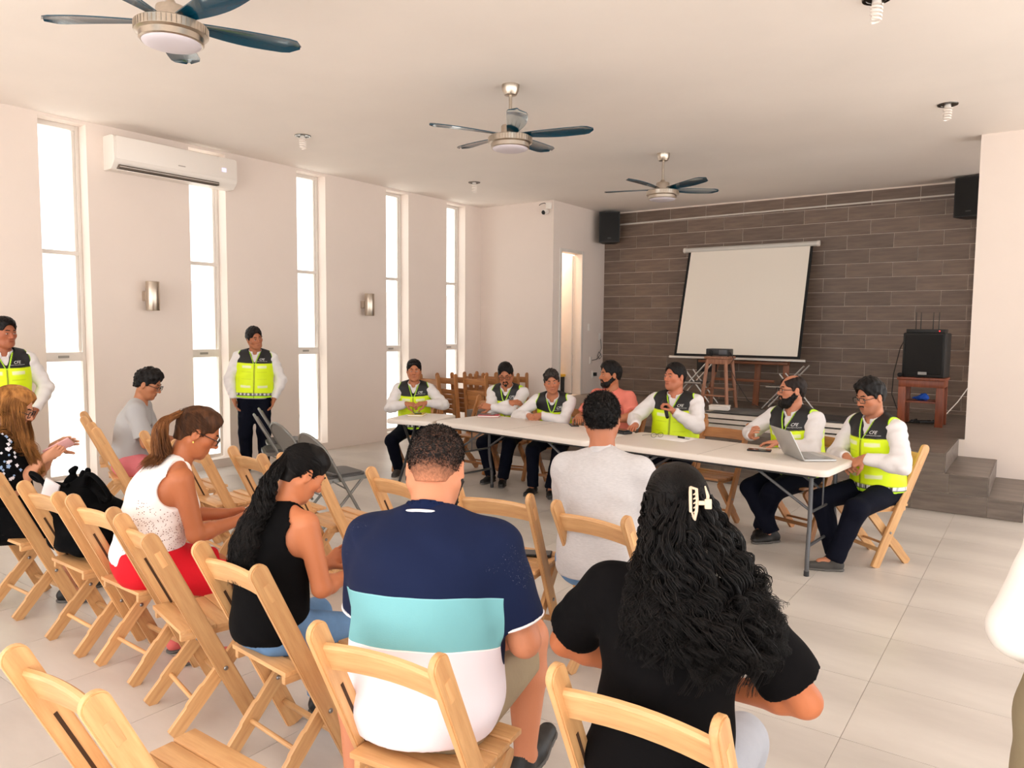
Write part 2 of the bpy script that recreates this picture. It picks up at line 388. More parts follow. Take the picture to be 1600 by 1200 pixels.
def build_chair(wd, name='wooden_folding_chair'):
    root = thing(name, 'x', 'chair')
    me = CP['stile'].mesh('stile', wd, 40); gm = CP['groove_shade'].mesh('groove_shade', m_slot, None)
    tm = MB().bbox((-.001, -.012, -.035), (.0012, .012, .035), .001).mesh('tenon', wd, None)
    bolt = MB().lathe([(.0095, -.004), (.0095, .0), (.006, .004)], 12, mat=Matrix.Rotation(PI / 2, 4, 'Y')).mesh('bolt', m_bolt, 30)
    for sx in (-1, 1):
        s = obj_from(me, 'stile', root, stile_mat(sx))
        obj_from(gm, 'groove_shade', s, Matrix.Translation((-sx * .0122, 0, 0)))
        obj_from(tm, 'rail_tenon', s, Matrix.Translation((sx * .0122, .0, LST - .115)))
        obj_from(bolt, 'bolt', s, Matrix.Translation((sx * .0145, .0, LST * .285)) @ (Matrix.Rotation(PI, 4, 'Z') if sx < 0 else Matrix()))
    # back rail: slightly hollowed board between the stiles
    n = 9; v = []; f = []; hw = W2 - .011; L0 = 0.088
    for i in range(n):
        x = -hw + 2 * hw * i / (n - 1); bow = -.016 * (1 - (2 * i / (n - 1) - 1) ** 2)
        for yy, zz in ((-.011, -L0 / 2), (.011, -L0 / 2), (.011, L0 / 2 - .008), (.004, L0 / 2), (-.006, L0 / 2), (-.011, L0 / 2 - .008)): v.append((x, yy + bow, zz))
    k = 6
    for i in range(n - 1):
        for j in range(k): f.append((i * k + j, i * k + (j + 1) % k, (i + 1) * k + (j + 1) % k, (i + 1) * k + j))
    f += [tuple(range(k)), tuple((n - 1) * k + j for j in range(k))]
    rl = MB().add([(z_, y_, x_) for x_, y_, z_ in v], f)   # board runs along its own z so that the grain follows it
    zr = LST - .115
    rl.obj('back_rail', wd, root, 40).matrix_local = Matrix.Translation((0, FOOTY, 0)) @ Matrix.Rotation(lean, 4, 'X') @ Matrix.Translation((0, 0, zr)) @ Matrix.Rotation(PI / 2, 4, 'Y') @ Matrix.Rotation(PI, 4, 'Z')
    # seat: five slats on two battens
    slat_w = .071
    sl = MB().bbox((-.009, -slat_w / 2, -.183), (.009, slat_w / 2, .183), .003)
    sme = sl.mesh('seat_slat', wd, 40)
    for i in range(5):
        o = obj_from(sme, 'seat_slat', root, Matrix.Translation((0, -.105 + .0725 * i, .424 - .010 * math.sin(PI * i / 4))) @ Matrix.Rotation(PI / 2, 4, 'Y'))
    bt = MB().bbox((-.016, -.011, -.14), (.016, .011, .135), .003).mesh('seat_batten', wd, 40)
    for sx in (-1, 1): obj_from(bt, 'seat_batten', root, Matrix.Translation((sx * .160, 0, .398)) @ Matrix.Rotation(PI / 2, 4, 'X') @ Matrix.Rotation(PI / 2, 4, 'Z'))
    # rear legs: from the front of the seat down to the rear floor, inside the stiles, with a notch
    ly0, ly1, lz = -.18, .17, .395; LL = math.hypot(lz, ly1 - ly0); la = -math.atan2(ly1 - ly0, lz)
    lp = [(-.03, 0), (.026, 0.012), (.026, LL * .22), (.031, LL * .24), (.031, LL * .40), (.026, LL * .42), (.026, LL - .02), (.012, LL), (-.02, LL), (-.03, LL - .02)]
    lp = [(x, z) for x, z in lp]
    rot = Matrix(((0, 0, 1, 0), (1, 0, 0, 0), (0, 1, 0, 0), (0, 0, 0, 1)))
    lme = MB().prism([(-x, z) for x, z in lp], -.011, .011, mat=rot).mesh('rear_leg', wd, 30)
    for sx in (-1, 1):
        lg = obj_from(lme, 'rear_leg', root, Matrix.Translation((sx * (W2 - .034), ly0, 0)) @ Matrix.Rotation(la, 4, 'X'))
        obj_from(bolt, 'bolt', lg, Matrix.Translation((-sx * .0135, 0, LL * .62)))
    MB().tube([(0, 0, -(W2 - .036)), (0, 0, W2 - .036)], .0095, 10).obj('dowel', wd, root).matrix_local = Matrix.Translation((0, ly0 + .10, .112)) @ Matrix.Rotation(PI / 2, 4, 'Y')
    st = MB().bbox((-.014, -.009, -W2 + .011), (.014, .009, W2 - .011), .003)
    st.obj('front_stretcher', wd, root).matrix_local = Matrix.Translation((0, FOOTY - .055, .115)) @ Matrix.Rotation(lean, 4, 'X') @ Matrix.Rotation(PI / 2, 4, 'Y')
    return root
def fix_floor(root): pass
R_ = math.radians
chA = build_chair(m_wood); chB = build_chair(m_wood2); trees = tree_of(chA)
used = set()
def chair(x, y, deg, label, group=None, src=None):
    src = src or chA
    if src.name not in used:
        used.add(src.name); r = src; r.location = (x, y, 0); r.rotation_euler = (0, 0, R_(deg)); r['label'] = label
        if group: r['group'] = group
        return r
    r = dup(src, trees, (x, y, 0), R_(deg), label, group)
    if not group and 'group' in r: del r['group']
    return r
GA = 'wooden folding chairs of the audience'
chair(-1.848, .985, .7, 'empty wooden folding chair nearest the camera at the bottom left corner', GA)
chair(-4.74, 1.83, 1, 'wooden folding chair under the woman in the black embroidered dress', GA)
chair(-3.977, 1.824, -1.1, 'wooden folding chair carrying the black tote bag', GA)
chair(-3.468, 1.832, -1.5, 'wooden folding chair under the woman in white top and red skirt', GA)
chair(-2.885, 1.744, -12.8, 'empty wooden folding chair between the red skirt and the black tank top', GA)
chair(-2.278, 1.745, -5.2, 'wooden folding chair under the woman in the black tank top', GA)
chair(-1.395, 1.551, 6.5, 'wooden folding chair under the man in the colour-block polo', GA)
chair(-.711, 1.705, .1, 'wooden folding chair under the woman with long wavy hair', GA)
chair(-6.82, 3.34, -24, 'wooden folding chair seen edge-on behind the black tote bag', GA)
chair(-6.02, 3.05, -20, 'wooden folding chair under the man in the printed grey t-shirt', GA)
chair(-5.24, 3.10, -9, 'empty wooden folding chair behind the woman with the brown ponytail', GA)
chair(-4.66, 3.02, -8, 'empty wooden folding chair in front of the face of the woman in white', GA)
chair(-4.10, 3.09, -8.7, 'empty wooden folding chair left of the black-haired ponytail, before the metal chairs', GA)
chair(-3.64, 3.13, -9, 'empty wooden folding chair right of the black-haired ponytail, beside the grey metal chair', GA)
chair(-2.85, 3.14, -10, 'empty wooden folding chair behind the head of the man in the polo', GA)
chair(-2.22, 3.13, 9, 'wooden folding chair with a black phone lying on its seat', GA)
chair(-1.577, 3.098, -9.2, 'wooden folding chair under the man in the plain grey t-shirt', GA)
GP = 'wooden folding chairs behind the white tables'
chair(-5.82, 6.19, 205, 'wooden folding chair under the man at the far left end of the tables', GP, chB)
chair(-5.22, 6.62, 178, 'empty wooden folding chair at the tables, in front of the stacked folded chairs', GP, chB)
chair(-4.72, 6.57, 192, 'wooden folding chair under the man in glasses with folded arms', GP, chB)
chair(-4.10, 6.52, 196, 'wooden folding chair under the older man with clasped hands', GP, chB)
chair(-3.42, 6.52, 178, 'wooden folding chair under the man in the salmon shirt', GP, chB)
chair(-2.76, 6.47, 184, 'wooden folding chair under the man holding the microphone', GP, chB)
chair(-2.26, 6.06, 172, 'empty wooden folding chair at the table between microphone man and bald man', GP, chB)
chair(-1.56, 6.15, 160, 'wooden folding chair under the bald bearded man at the laptop', GP, chB)
chair(-.97, 5.83, 142, 'wooden folding chair under the man seated at the right table end', GP, chA)
# folded chairs leaning in a row against the far left wall
def build_folded():
    root = thing('folded_wooden_chair', 'x', 'chair')
    me = CP['stile'].mesh('stile', m_wood2, 40)
    for sx in (-1, 1): obj_from(me, 'stile', root, Matrix.Translation((sx * W2, 0, 0)))
    MB().bbox((-.044, -.011, -.19), (.044, .011, .19), .004).obj('back_rail', m_wood2, root).matrix_local = Matrix.Translation((0, 0, LST - .115)) @ Matrix.Rotation(PI / 2, 4, 'Y')
    sme = MB().bbox((-.0355, -.009, -.165), (.0355, .009, .165), .003).mesh('seat_slat', m_wood2, 40)
    for i in range(5): obj_from(sme, 'seat_slat', root, Matrix.Translation((0, 0.004, .36 + .075 * i)) @ Matrix.Rotation(PI / 2, 4, 'Y'))
    lme = MB().bbox((-.011, -.026, 0), (.011, .026, .56), .003).mesh('rear_leg', m_wood2, 40)
    for sx in (-1, 1): obj_from(lme, 'rear_leg', root, Matrix.Translation((sx * (W2 - .034), .02, .06)))
    MB().tube([(0, 0, -.165), (0, 0, .165)], .0095, 10).obj('dowel', m_wood2, root).matrix_local = Matrix.Translation((0, .02, .2)) @ Matrix.Rotation(PI / 2, 4, 'Y')
    return root
fo = build_folded(); ftree = tree_of(fo)
k = 0
FOLD = [(-7.42, 8.35, -8, 18), (-7.34, 8.62, -6, 15), (-7.26, 8.86, -6, 13), (-7.20, 9.08, -5, 11), (-7.12, 9.28, -4, 9),
        (-6.86, 8.70, 0, 14), (-6.83, 8.92, 2, 12), (-6.80, 9.14, 2, 10), (-6.77, 9.34, 3, 8), (-6.74, 9.52, 3, 6)]
for i, (x, y, rz, tl) in enumerate(FOLD):
    lab = 'folded wooden chair leaning in the %s stack behind the tables' % ('left' if i < 5 else 'right')
    r = fo if i == 0 else dup(fo, ftree, (0, 0, 0), 0, '', None)
    pos = ['foremost', 'second', 'third', 'fourth', 'rearmost'][i % 5]
    r['label'] = 'folded wooden chair, %s of the %s stack leaning near the far corner' % (pos, 'left' if i < 5 else 'right'); r['group'] = 'folded wooden chairs stacked upright'
    r.location = (x, y, 0.012); r.rotation_euler = (R_(-tl * .4), 0, R_(180 + rz))

# ------------------------------------------------------------------ grey metal folding chairs
m_gsteel = M('grey_enamel_steel', (128, 127, 123), .35, .5, var=(6, .05)); m_gpad = M('dark_grey_vinyl', (72, 68, 66), .45, bump=(120, .1))
def build_metal():
    root = thing('metal_folding_chair', 'x', 'chair')
    W = .215; top, foot = Vector((0, -.24, .78)), Vector((0, .20, 0))
    pts = []
    for sx in (-1, 1):
        pass
    def P(x, t): q = foot.lerp(top, t); return (x, q.y, q.z)
    arch = [P(-W, 0), P(-W, .2), P(-W, .4), P(-W, .6), P(-W, .78)] + [P(-W + W * (1 - math.cos(a)), .80 + .20 * math.sin(a)) for a in [PI / 2 * k / 6 for k in range(1, 7)]]
    arch += [(-x, y, z) for x, y, z in arch[-2::-1]]
    MB().tube(arch, .0125, 10).obj('back_frame', m_gsteel, root)
    # back panel fills the arch
    n = 11; pv = []; bw = W - .012
    outer = [P(-bw, .60), P(-bw, .78)] + [P(-bw + bw * (1 - math.cos(a)), .80 + .185 * math.sin(a)) for a in [PI / 2 * k / 6 for k in range(1, 7)]]
    outer += [(-x, y, z) for x, y, z in outer[-2::-1]]
    nrm = Vector((0, top.z - foot.z, -(top.y - foot.y))).normalized()
    m = len(outer); v = [tuple(Vector(q) + nrm * .006) for q in outer] + [tuple(Vector(q) - nrm * .006) for q in outer]
    MB().add(v, [tuple(range(m)), tuple(range(2 * m - 1, m - 1, -1))] + [(i, (i + 1) % m, m + (i + 1) % m, m + i) for i in range(m)]).obj('back_panel', m_gsteel, root, 30)
    inn = [tuple(Vector((q[0] * .86, q[1], q[2])) * 1.0) for q in outer]; zc = sum(q[2] for q in outer) / m
    inn = [(x, y + (zc - z) * -.08 * .5, zc + (z - zc) * .86) for x, y, z in inn]
    inn = [(x, foot.y + (top.y - foot.y) * (z / top.z), z) for x, y, z in inn]
    v = [tuple(Vector(q) + nrm * .005) for q in inn] + [tuple(Vector(q) + nrm * .022) for q in [(x * .95, foot.y + (top.y - foot.y) * ((zc + (z - zc) * .94) / top.z), zc + (z - zc) * .94) for x, y, z in inn]]
    MB().add(v, [tuple(range(m - 1, -1, -1)), tuple(range(m, 2 * m))] + [(i, (i + 1) % m, m + (i + 1) % m, m + i) for i in range(m)]).obj('back_pad', m_gpad, root, 50)
    pan = MB(); pan.prism(rrect(-.195, -.17, .195, .23, .05), .40, .432); pan.obj('seat_pan', m_gsteel, root, 30)
    cu = MB(); cu.prism(rrect(-.175, -.15, .175, .21, .05), .43, .448); cu.prism(rrect(-.16, -.135, .16, .195, .05), .447, .456); cu.obj('seat_cushion', m_gpad, root, 60)
    for sx in (-1, 1):
        MB().tube([(sx * .185, .17, .41), (sx * .185, -.02, .22), (sx * .185, -.24, 0)], .0115, 10).obj('rear_leg', m_gsteel, root)
        MB().tube([(sx * .20, -.11, .415), (sx * .20, .02, .33)], .006, 8).obj('hinge_link', m_gsteel, root)
    MB().tube([(-.185, -.15, .10), (.185, -.15, .10)], .008, 8).obj('rear_crossbar', m_gsteel, root)
    MB().tube([(-W, .145, .10), (W, .145, .10)], .008, 8).obj('front_crossbar', m_gsteel, root)
    return root
mc = build_metal(); mt = tree_of(mc)
for i, (x, y, dg, lab) in enumerate([(-4.68, 4.02, -12, 'grey metal folding chair nearest the table, padded seat in plain view'), (-5.40, 4.28, -14, 'grey metal folding chair in the middle, mostly hidden by the black ponytail'),
        (-6.02, 4.52, -32, 'grey metal folding chair second from the wall, before the standing man'), (-6.42, 4.86, -32, 'grey metal folding chair closest to the window wall')]):
    r = mc if i == 0 else dup(mc, mt, (0, 0, 0), 0, '')
    r.location = (x, y, 0.0115); r.rotation_euler = (0, 0, R_(dg)); r['label'] = lab; r['group'] = 'grey metal folding chairs'

# ------------------------------------------------------------------ white folding tables
m_plast = M('white_hdpe', (232, 222, 212), .42, bump=(300, .08), var=(2, .02)); m_leg = M('grey_powder_steel', (92, 92, 94), .4, .4); m_dk = M('dark_steel', (58, 58, 60), .4, .5)
def table(name, label, x, y, deg, L, D, group=None, cross=False, h=.74):
    t = thing(name, label, 'table', (x, y, 0), R_(deg), group)
    top = MB(); prof = [(0, h), (.006, h - .006), (.008, h - .03), (.002, h - .045)]
    ring = []
    base = rrect(-L / 2, -D / 2, L / 2, D / 2, .06, 6); n = len(base)
    lev = [(.97, h), (.99, h - .003), (1.0, h - .010), (1.0, h - .036), (.99, h - .045)]
    v = []
    for s_, z in lev:
        for px, py in base: v.append((px - (1 - s_) * .3 * (1 if px > 0 else -1), py - (1 - s_) * .3 * (1 if py > 0 else -1), z))
    f = [tuple(range(n))] + [tuple((len(lev) - 1) * n + k for k in range(n - 1, -1, -1))]
    for i in range(len(lev) - 1):
        for k in range(n): f.append((i * n + k, i * n + (k + 1) % n, (i + 1) * n + (k + 1) % n, (i + 1) * n + k))
    top.add(v, f); top.obj('tabletop', m_plast, t, 50)
    if not cross:
        MB().box((-.002, -D / 2 + .004, h - .0005), (.002, D / 2 - .004, h + .0006)).obj('fold_seam', M('seam_grey', (170, 162, 154), .7), t, None)
        fr = MB()
        for sy in (-1, 1): fr.bbox((-L / 2 + .1, sy * (D / 2 - .10) - .012, h - .075), (L / 2 - .1, sy * (D / 2 - .10) + .012, h - .045), .004)
        fr.obj('under_frame', m_dk, t)
        for sx in (-1, 1):
            xe = sx * (L / 2 - .14)
            for sy in (-1, 1):
                yy = sy * (D / 2 - .13)
                lg = MB().tube([(xe, yy, h - .05), (xe, yy, .38), (xe + sx * .004, yy + sy * .015, .30), (xe + sx * .01, yy + sy * .05, .16), (xe + sx * .01, yy + sy * .055, .018)], .0145, 12).obj('leg', m_leg, t)
                MB().tube([(xe + sx * .01, yy + sy * .055, 0), (xe + sx * .01, yy + sy * .055, .035)], .0175, 12).obj('foot_cap', m_dk, lg)
            MB().tube([(xe + sx * .008, -(D / 2 - .10), .2), (xe + sx * .008, D / 2 - .10, .2)], .011, 8).obj('crossbar', m_leg, t)
            MB().tube([(xe, 0, h - .06), (xe, 0, .42)], .006, 6).obj('lock_bar', m_leg, t)
            MB().tube([(xe, -(D / 2 - .13), .42), (xe, (D / 2 - .13), .42)], .009, 8).obj('leg_brace_bar', m_leg, t)
            for sy in (-1, 1): MB().tube([(xe, sy * (D / 2 - .14), .43), (xe - sx * .40, sy * (D / 2 - .14), h - .06)], .010, 8).obj('diagonal_brace', m_leg, t)
    else:
        for sx in (-1, 1):
            xe = sx * (L / 2 - .12)
            for sy in (-1, 1):
                lg = MB().tube([(xe + .02 * sy, sy * (D / 2 - .06), .02), (xe + .02 * sy, -sy * (D / 2 - .12), h - .05)], .0135, 10).obj('leg', m_dk, t)
                MB().tube([(xe + .02 * sy, sy * (D / 2 - .055), .0), (xe + .02 * sy, sy * (D / 2 - .06), .05)], .017, 10).obj('foot_cap', m_dk, lg)
        for sy in (-1, 1): MB().tube([(-L / 2 + .12, sy * (D / 2 - .12), h - .055), (L / 2 - .12, sy * (D / 2 - .12), h - .055)], .010, 8).obj('top_bar', m_dk, t)
    return t
GT = 'white folding tables pushed end to end'
table('folding_table', 'white plastic folding table under the laptop, right end of the row', -1.99, 5.50, -5.0, 1.83, .76, GT)
table('folding_table', 'white plastic folding table in the middle of the row, red notebook on it', -3.83, 5.64, -6.5, 1.83, .76, GT)
table('folding_table', 'small white table on crossed dark legs at the far left end of the row', -5.115, 5.56, 15.0, .50, .62, GT, True, .735)
# ------------------------------------------------------------------ people: signed-distance modelling on grids, meshed with surface nets
F32 = np.float32
def V3(*a): return np.array(a, float)
def nrm(v): v = np.asarray(v, float); return v / (np.linalg.norm(v) + 1e-12)
def rx(d): a = R_(d); c, s = math.cos(a), math.sin(a); return np.array([[1, 0, 0], [0, c, -s], [0, s, c]])
def ry(d): a = R_(d); c, s = math.cos(a), math.sin(a); return np.array([[c, 0, s], [0, 1, 0], [-s, 0, c]])
def rz(d): a = R_(d); c, s = math.cos(a), math.sin(a); return np.array([[c, -s, 0], [s, c, 0], [0, 0, 1]])
I3 = np.eye(3)
def cone(a, b, ra, rb, k=.03, sub=False, cut=(), flat=None): return dict(t='c', a=np.asarray(a, float), b=np.asarray(b, float), ra=ra, rb=rb, k=k, sub=sub, cut=cut, flat=flat)
def ell(c, r, R=I3, k=.03, sub=False, cut=()): return dict(t='e', c=np.asarray(c, float), r=np.asarray(r, float), R=np.asarray(R, float), k=k, sub=sub, cut=cut)
def sph(c, r, k=.02, sub=False): return ell(c, (r, r, r), I3, k, sub)
def halfcut(p, n): return dict(t='p', p=np.asarray(p, float), n=nrm(n))      # keeps the side the normal points away from
def op_dist(o, x, y, z):
    if o['t'] == 'c':
        a, b = o['a'], o['b']; ba = b - a; l2 = float(ba @ ba) + 1e-12
        px, py, pz = x - F32(a[0]), y - F32(a[1]), z - F32(a[2])
        t = np.clip((px * F32(ba[0]) + py * F32(ba[1]) + pz * F32(ba[2])) / F32(l2), 0, 1)
        dx, dy, dz = px - t * F32(ba[0]), py - t * F32(ba[1]), pz - t * F32(ba[2])
        if o['flat'] is not None:
            n, f = o['flat']; q = (dx * F32(n[0]) + dy * F32(n[1]) + dz * F32(n[2])) * F32(f - 1)
            dx, dy, dz = dx + q * F32(n[0]), dy + q * F32(n[1]), dz + q * F32(n[2])
        d = np.sqrt(dx * dx + dy * dy + dz * dz) - (F32(o['ra']) + F32(o['rb'] - o['ra']) * t)
    else:
        c, r, R = o['c'], o['r'], o['R']
        px, py, pz = x - F32(c[0]), y - F32(c[1]), z - F32(c[2])
        k0 = 0; k1 = 0
        for i in range(3):
            q = (px * F32(R[0, i]) + py * F32(R[1, i]) + pz * F32(R[2, i])) / F32(r[i]); k0 = k0 + q * q; k1 = k1 + q * q / F32(r[i] ** 2)
        k0 = np.sqrt(k0); d = k0 * (k0 - 1) / (np.sqrt(k1) + F32(1e-6))
    for p, n in o['cut']:
        d = np.maximum(d, (x - F32(p[0])) * F32(n[0]) + (y - F32(p[1])) * F32(n[1]) + (z - F32(p[2])) * F32(n[2]))
    return d
def op_box(o):
    m = o['k'] + .035
    if o['t'] == 'c':
        lo = np.minimum(o['a'] - o['ra'], o['b'] - o['rb']); hi = np.maximum(o['a'] + o['ra'], o['b'] + o['rb'])
    else:
        e = np.sqrt(((o['R'] * o['r'][None, :]) ** 2).sum(1)); lo, hi = o['c'] - e, o['c'] + e
    return lo - m, hi + m
def combine(D, d, o):
    k = F32(o['k'])
    if o['sub']:
        d = -d
        if k > 0: h = np.clip(.5 - .5 * (d - D) / k, 0, 1); h = F32(1) - h; return D + (d - D) * h + k * h * (1 - h)
        return np.maximum(D, d)
    if k > 0: h = np.clip(.5 + .5 * (D - d) / k, 0, 1); return D + (d - D) * h - k * h * (1 - h)
    return np.minimum(D, d)
def eval_pts(ops, P):
    x, y, z = (P[:, i].astype(F32) for i in range(3)); D = np.full(len(P), F32(.5))
    for o in ops:
        if o['t'] == 'p': D = np.maximum(D, (x - F32(o['p'][0])) * F32(o['n'][0]) + (y - F32(o['p'][1])) * F32(o['n'][1]) + (z - F32(o['p'][2])) * F32(o['n'][2]))
        elif o['t'] == 'n': D = D + o['f'](x, y, z)
        else: D = combine(D, op_dist(o, x, y, z), o)
    return D
def bounds(ops):
    lo = np.full(3, 9.); hi = -lo
    for o in ops:
        if o['t'] in 'ce' and not o['sub']: a, b = op_box(o); lo = np.minimum(lo, a + o['k'] * .6 + .02); hi = np.maximum(hi, b - o['k'] * .6 - .02)
    return lo, hi
def eval_grid(ops, lo, hi, h):
    n = np.maximum(np.ceil((hi - lo) / h).astype(int) + 1, 3)
    ax = [(lo[i] + h * np.arange(n[i])).astype(F32) for i in range(3)]
    D = np.full(n, F32(.2))
    for o in ops:
        if o['t'] == 'p':
            D = np.maximum(D, (ax[0][:, None, None] - F32(o['p'][0])) * F32(o['n'][0]) + (ax[1][None, :, None] - F32(o['p'][1])) * F32(o['n'][1]) + (ax[2][None, None, :] - F32(o['p'][2])) * F32(o['n'][2]))
        elif o['t'] == 'n': 
            D = D + o['f'](ax[0][:, None, None], ax[1][None, :, None], ax[2][None, None, :])
        else:
            a, b = op_box(o); i0 = np.clip(np.floor((a - lo) / h).astype(int), 0, n); i1 = np.clip(np.ceil((b - lo) / h).astype(int) + 1, 0, n)
            if (i1 <= i0).any(): continue
            s = tuple(slice(i0[i], i1[i]) for i in range(3))
            d = op_dist(o, ax[0][s[0]][:, None, None], ax[1][s[1]][None, :, None], ax[2][s[2]][None, None, :])
            D[s] = combine(D[s], d, o)
    return D, n
CORN = np.array([(i, j, k) for i in (0, 1) for j in (0, 1) for k in (0, 1)])
EDG = [(a, b) for a in range(8) for b in range(a + 1, 8) if abs(CORN[a] - CORN[b]).sum() == 1]
def surfnets(D, lo, h, relax=1):
    ins = D < 0
    s = sum(ins[c[0]:ins.shape[0] - 1 + c[0], c[1]:ins.shape[1] - 1 + c[1], c[2]:ins.shape[2] - 1 + c[2]].astype(np.int8) for c in CORN)
    act = (s > 0) & (s < 8); I = np.argwhere(act)
    if len(I) == 0: return np.zeros((0, 3)), np.zeros((0, 4), int)
    val = np.stack([D[I[:, 0] + c[0], I[:, 1] + c[1], I[:, 2] + c[2]] for c in CORN], 1)
    acc = np.zeros((len(I), 3)); cnt = np.zeros(len(I))
    for a, b in EDG:
        va, vb = val[:, a], val[:, b]; m = (va < 0) != (vb < 0); t = np.where(m, va / np.where(m, va - vb, 1), 0)
        acc += np.where(m[:, None], CORN[a] + (CORN[b] - CORN[a]) * t[:, None], 0); cnt += m
    P = lo + (I + acc / cnt[:, None]) * h
    idx = np.full(act.shape, -1, np.int64); idx[act] = np.arange(len(I))
    F = []
    for ax in range(3):
        b, c = (ax + 1) % 3, (ax + 2) % 3
        s0 = [slice(None)] * 3; s1 = [slice(None)] * 3; s0[ax] = slice(0, -1); s1[ax] = slice(1, None)
        A, B = ins[tuple(s0)], ins[tuple(s1)]; E = np.argwhere(A != B)
        ok = (E[:, b] > 0) & (E[:, c] > 0) & (E[:, b] < D.shape[b] - 1) & (E[:, c] < D.shape[c] - 1); E = E[ok]
        flip = A[tuple(E.T)]
        def g(db, dc):
            q = E.copy(); q[:, b] += db; q[:, c] += dc; return idx[tuple(q.T)]
        q = np.stack([g(-1, -1), g(0, -1), g(0, 0), g(-1, 0)], 1)
        q[~flip] = q[~flip][:, ::-1]; F.append(q)
    F = np.concatenate(F); F = F[(F >= 0).all(1)]
    for _ in range(relax):
        S = np.zeros_like(P); C = np.zeros(len(P))
        for i in range(4):
            a, b = F[:, i], F[:, (i + 1) % 4]
            for ax in range(3): S[:, ax] += np.bincount(a, P[b, ax], len(P)) + np.bincount(b, P[a, ax], len(P))
            C += np.bincount(a, minlength=len(P)) + np.bincount(b, minlength=len(P))
        P = np.where(C[:, None] > 0, P * .5 + .5 * S / np.maximum(C, 1)[:, None], P)
    return P, F
def np_mesh(name, P, F, mats, smooth=True, mi=None, col=None, attrs=None):
    me = bpy.data.meshes.new(name); me.vertices.add(len(P)); me.vertices.foreach_set('co', np.ascontiguousarray(P, F32).ravel())
    k = F.shape[1]; me.loops.add(F.size); me.loops.foreach_set('vertex_index', F.astype(np.int32).ravel())
    me.polygons.add(len(F)); me.polygons.foreach_set('loop_start', (np.arange(len(F)) * k).astype(np.int32)); me.polygons.foreach_set('loop_total', np.full(len(F), k, np.int32))
    for m in (mats if isinstance(mats, (list, tuple)) else [mats]): me.materials.append(m)
    if mi is not None: me.polygons.foreach_set('material_index', mi.astype(np.int32))
    me.polygons.foreach_set('use_smooth', np.full(len(F), smooth)); me.update(calc_edges=True)
    if col is not None:
        a = me.attributes.new('tint', 'FLOAT_COLOR', 'POINT'); c = np.ones((len(P), 4), F32); c[:, :3] = col; a.data.foreach_set('color', c.ravel())
    for nm, v in (attrs or {}).items():
        a = me.attributes.new(nm, 'FLOAT_VECTOR', 'POINT'); a.data.foreach_set('vector', np.ascontiguousarray(v, F32).ravel())
    return me
def np_obj(name, P, F, mats, parent=None, **kw):
    o = bpy.data.objects.new(name, np_mesh(name, P, F, mats, **kw)); COL.objects.link(o)
    if parent: o.parent = parent
    return o
def blob(ops, h, relax=1, lo=None, hi=None):
    if lo is None: lo, hi = bounds(ops)
    D, n = eval_grid(ops, np.asarray(lo) - 2 * h, np.asarray(hi) + 2 * h, h); return surfnets(D, np.asarray(lo) - 2 * h, h, relax)
def folds(amp, f=1.0, seed=0):
    r = np.random.default_rng(seed); ph = r.uniform(0, 6.28, 8)
    def fn(x, y, z):
        a = np.sin(F32(19 * f) * x + F32(14 * f) * z + 2.2 * np.sin(F32(13 * f) * z + F32(ph[0])) + F32(ph[1]))
        b = np.sin(F32(27 * f) * z - F32(17 * f) * y + 1.8 * np.sin(F32(16 * f) * x + F32(ph[2])) + F32(ph[3]))
        c = np.sin(F32(41 * f) * z + F32(23 * f) * x + 2.0 * np.sin(F32(11 * f) * y + F32(ph[4])) + F32(ph[5]))
        return (F32(amp) * (.6 * a * b + .4 * c * (.5 + .5 * a))).astype(F32)
    return dict(t='n', f=fn)
def rough(amp, f, seed=0):
    r = np.random.default_rng(seed); K = r.normal(size=(7, 3)) * f; ph = r.uniform(0, 6.28, 7)
    def fn(x, y, z):
        s = 0
        for k, p in zip(K, ph): s = s + np.sin(F32(k[0]) * x + F32(k[1]) * y + F32(k[2]) * z + F32(p))
        return (F32(amp / 2.6) * s).astype(F32)
    return dict(t='n', f=fn)
# ---- materials of people
def attr_mat(name, rough=.6, bump=None, sheen=0, sss=0, spec=.5, mul=None):
    m = bpy.data.materials.new(name); m.use_nodes = True; t = NT(m)
    a = t.add('ShaderNodeAttribute', attribute_name='tint'); c = a.outputs['Color']
    if mul: c = t.mix(t.math('MULTIPLY', t.noise(mul[0], 5), mul[1]), c, (0, 0, 0))
    t.l(c, t.b.inputs['Base Color']); t.b.inputs['Roughness'].default_value = rough; t.b.inputs['Specular IOR Level'].default_value = spec
    if sheen: t.b.inputs['Sheen Weight'].default_value = sheen
    if sss:
        t.b.inputs['Subsurface Weight'].default_value = sss; t.b.inputs['Subsurface Radius'].default_value = (.012, .005, .003); t.b.inputs['Subsurface Scale'].default_value = 1
    if bump: t.bump(t.noise(bump[0], 5), bump[1], .004)
    return m
m_skin = attr_mat('skin', .48, (160, .12), spec=.35)
m_vest = attr_mat('hi_vis_vest', .55, (60, .12))
m_print = attr_mat('printed_cloth', .8, (90, .1), sheen=.1)
def cloth(name, rgb, rough=.85, var=.05, bump=.14, scale=70): return M('cloth_' + name, rgb, rough, var=(14, var), bump=(scale, bump), spec=.25 if sum(rgb) > 120 else .1)
def hair_mat(name, a, b, rough=.5):
    m = bpy.data.materials.new(name); m.use_nodes = True; t = NT(m); n = t.noise(55, 4, stretch=(1, 1, .12)); n2 = t.noise(6, 3)
    c = t.ramp(t.math('MULTIPLY_ADD', n2, .5, t.math('MULTIPLY', n, .5)), [(.35, lin(a)), (.62, lin(b))]); t.l(c, t.b.inputs['Base Color'])
    t.b.inputs['Roughness'].default_value = rough; t.b.inputs['Specular IOR Level'].default_value = .18
    t.bump(n, .5, .004); return m
